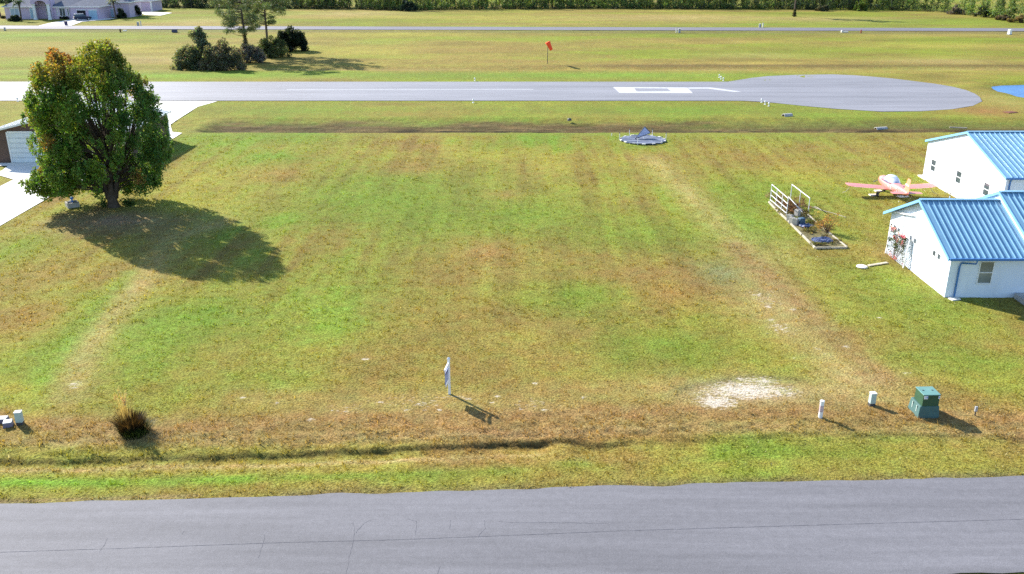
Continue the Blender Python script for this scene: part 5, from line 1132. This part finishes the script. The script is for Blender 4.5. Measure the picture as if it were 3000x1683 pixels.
# ------------------------------------------------------------------ the wood along the far side
EDGE = [at(*p) for p in ((-500, 8), (300, 12), (440, 24), (620, 26), (830, 27), (1000, 27.5), (1150, 31.5), (1400, 29), (1500, 28), (1750, 26.5), (2000, 28), (2400, 29.5), (2650, 32), (2750, 37), (2830, 45), (2900, 54), (3000, 66), (3300, 95))]
def edge_y(x): return float(np.interp(x, [p.x for p in EDGE], [p.y for p in EDGE]))
cl = []; wt_ = MB()
def wood_col(x):
    px = 1500 + x * 8.9
    light = np.interp(px, [400, 650, 800, 1000, 1300, 1700, 2100, 2500, 2700, 2900], [.0, .02, .35, .45, .85, .75, .5, .3, .55, .8])
    return lerp((.035, .065, .042), (.21, .31, .085), np.clip(light + random.uniform(-.35, .3), 0, 1))
for k in range(900):
    x = random.uniform(-250, 215); dep = abs(random.gauss(0, 9 + 16 * float(np.clip((x - 90) / 40, 0, 1)))); y = edge_y(x) + 1.5 + dep; h = random.uniform(7, 12); c = wood_col(x); w = random.uniform(.7, 1.4)
    wt_.tube([(x, y, -.3), (x + random.uniform(-.3, .3), y, h * .9)], [.14, .05], 5)
    z = random.uniform(.3, 1.6)
    while z < h:
        q = 1 - z / h; s = w * (.35 + q * .75) * random.uniform(.7, 1.1); per = 60 if z < 5.5 else 16
        cl.append(((x + random.uniform(-.3, .3) * w, y + random.uniform(-.4, .2), z), (s, s, .75), per, .24, .075, lerp(c, (.02, .03, .02), .0 if random.random() > .2 else .6), .5, .6)); z += random.uniform(.7, 1.1)
for k in range(2900):
    x = random.uniform(-250, 215); px = 1500 + x * 8.9; dep = random.random() ** 1.4 * (14 + 30 * float(np.clip((x - 90) / 40, 0, 1))); y = edge_y(x) + 1.2 + dep; z = random.uniform(.3, 1.2 + min(dep, 6) * .75); c = wood_col(x)
    s = random.uniform(.7, 1.3); cl.append(((x, y, z), (s * 1.1, s, s * random.uniform(.8, 1.3)), 55, .26, .11, lerp(c, (.10, .09, .06), random.random() * .35 if px > 800 else 0), .4, .6))
for k in range(900):
    x = random.uniform(105, 235); dep = random.uniform(3, 32); y = edge_y(x) + dep; s = random.uniform(.9, 1.6); cl.append(((x, y, random.uniform(.5, 6.5)), (s * 1.1, s, s), 60, .28, .12, wood_col(x), .4, .6))
for k in range(420):
    x = random.uniform(-250, 215); px = 1500 + x * 8.9; y = edge_y(x) + random.uniform(-.6, 2.2); s = random.uniform(.5, 1.15); b = random.random()
    c = lerp((.10, .085, .05), (.05, .065, .03), b) if px > 760 else lerp((.02, .03, .022), (.05, .05, .035), b)
    cl.append(((x, y, s * .6), (s * 1.3, s, s * .75), 60, .17, .06, c, .4, .6))
wood = foliage('wood', cl, M['wood_leaf'], None); tag(wood, 'dense belt of young green pines and scrub along the far edge of the field', 'wood', kind='stuff')
tag(wt_.build('wood_trunks', M['pine_bark']), 'thin pale trunks of the young wood along the far field', 'wood', kind='stuff')
for px, py, lab, rx, h, cols in ((1195, 33, 'dark blue green bush standing out before the wood', 2.6, 3.4, ((.02, .04, .035), (.035, .06, .045))), (2520, 33, 'yellow green bush before the wood right of the lone pine', 2.4, 3.4, ((.08, .13, .03), (.14, .19, .045))), (2880, 50, 'dark bush at the wood edge near the right border', 2.6, 3.2, ((.022, .035, .022), (.045, .06, .03))),
        (2800, 42, 'grey leafless bush at the wood edge near the right border', 2.4, 2.6, ((.12, .11, .105), (.2, .185, .17))), (2925, 50, 'tall yellow green bush at the wood edge near the right border', 1.6, 3.8, ((.07, .12, .03), (.12, .17, .04))), (2985, 66, 'tan scrub mound at the right border before the wood', 3.6, 2.0, ((.14, .12, .05), (.22, .17, .09))), (2940, 60, 'brownish scrub left of the tan mound before the wood', 2.8, 1.4, ((.10, .085, .05), (.16, .13, .08))), (2410, 33, 'low grey green bush at the wood edge left of the yellow green bush', 2.4, 1.9, ((.06, .07, .045), (.1, .11, .07)))):
    shrub('shrub', px, py, lab, heap(rx, rx * .7, h, 26, .2, cols, 110))

# ------------------------------------------------------------------ camera, sun, sky
cam = bpy.data.cameras.new('camera'); cam.sensor_width = 36; cam.lens = FPX / 3000 * 36; cam.clip_end = 5000; cam.clip_start = .5
co = bpy.data.objects.new('camera', cam); COL.objects.link(co); co.location = (0, 0, CAM_H); co.rotation_euler = (math.pi / 2 - PITCH, 0, 0); SC.camera = co
EL, AZ = R(30.3), math.atan2(-.715, .70)
sd = Vector((math.sin(AZ) * math.cos(EL), math.cos(AZ) * math.cos(EL), math.sin(EL)))
sun = bpy.data.lights.new('sun', 'SUN'); sun.energy = SUN_E; sun.angle = R(.53); sun.color = (1, .95, .86)
so = bpy.data.objects.new('sun', sun); COL.objects.link(so); so.rotation_euler = (-sd).to_track_quat('-Z', 'Y').to_euler(); so.location = (-60, 60, 80)
w = bpy.data.worlds.new('World'); SC.world = w; w.use_nodes = True; nt = w.node_tree; bg = nt.nodes['Background']
sky = nt.nodes.new('ShaderNodeTexSky'); sky.sky_type = 'NISHITA'; sky.sun_disc = False; sky.sun_elevation = EL; sky.sun_rotation = AZ; sky.air_density = 1.0; sky.dust_density = .6; sky.ozone_density = 3.0
nt.links.new(sky.outputs[0], bg.inputs[0]); bg.inputs[1].default_value = SKY_S
SC.view_settings.view_transform = 'Standard'; SC.view_settings.look = 'None'; SC.view_settings.exposure = EXPO; SC.view_settings.gamma = 1
SC.cycles.use_denoising = False; SC.cycles.max_bounces = 6; SC.cycles.transparent_max_bounces = 4; SC.cycles.caustics_reflective = False; SC.cycles.caustics_refractive = False
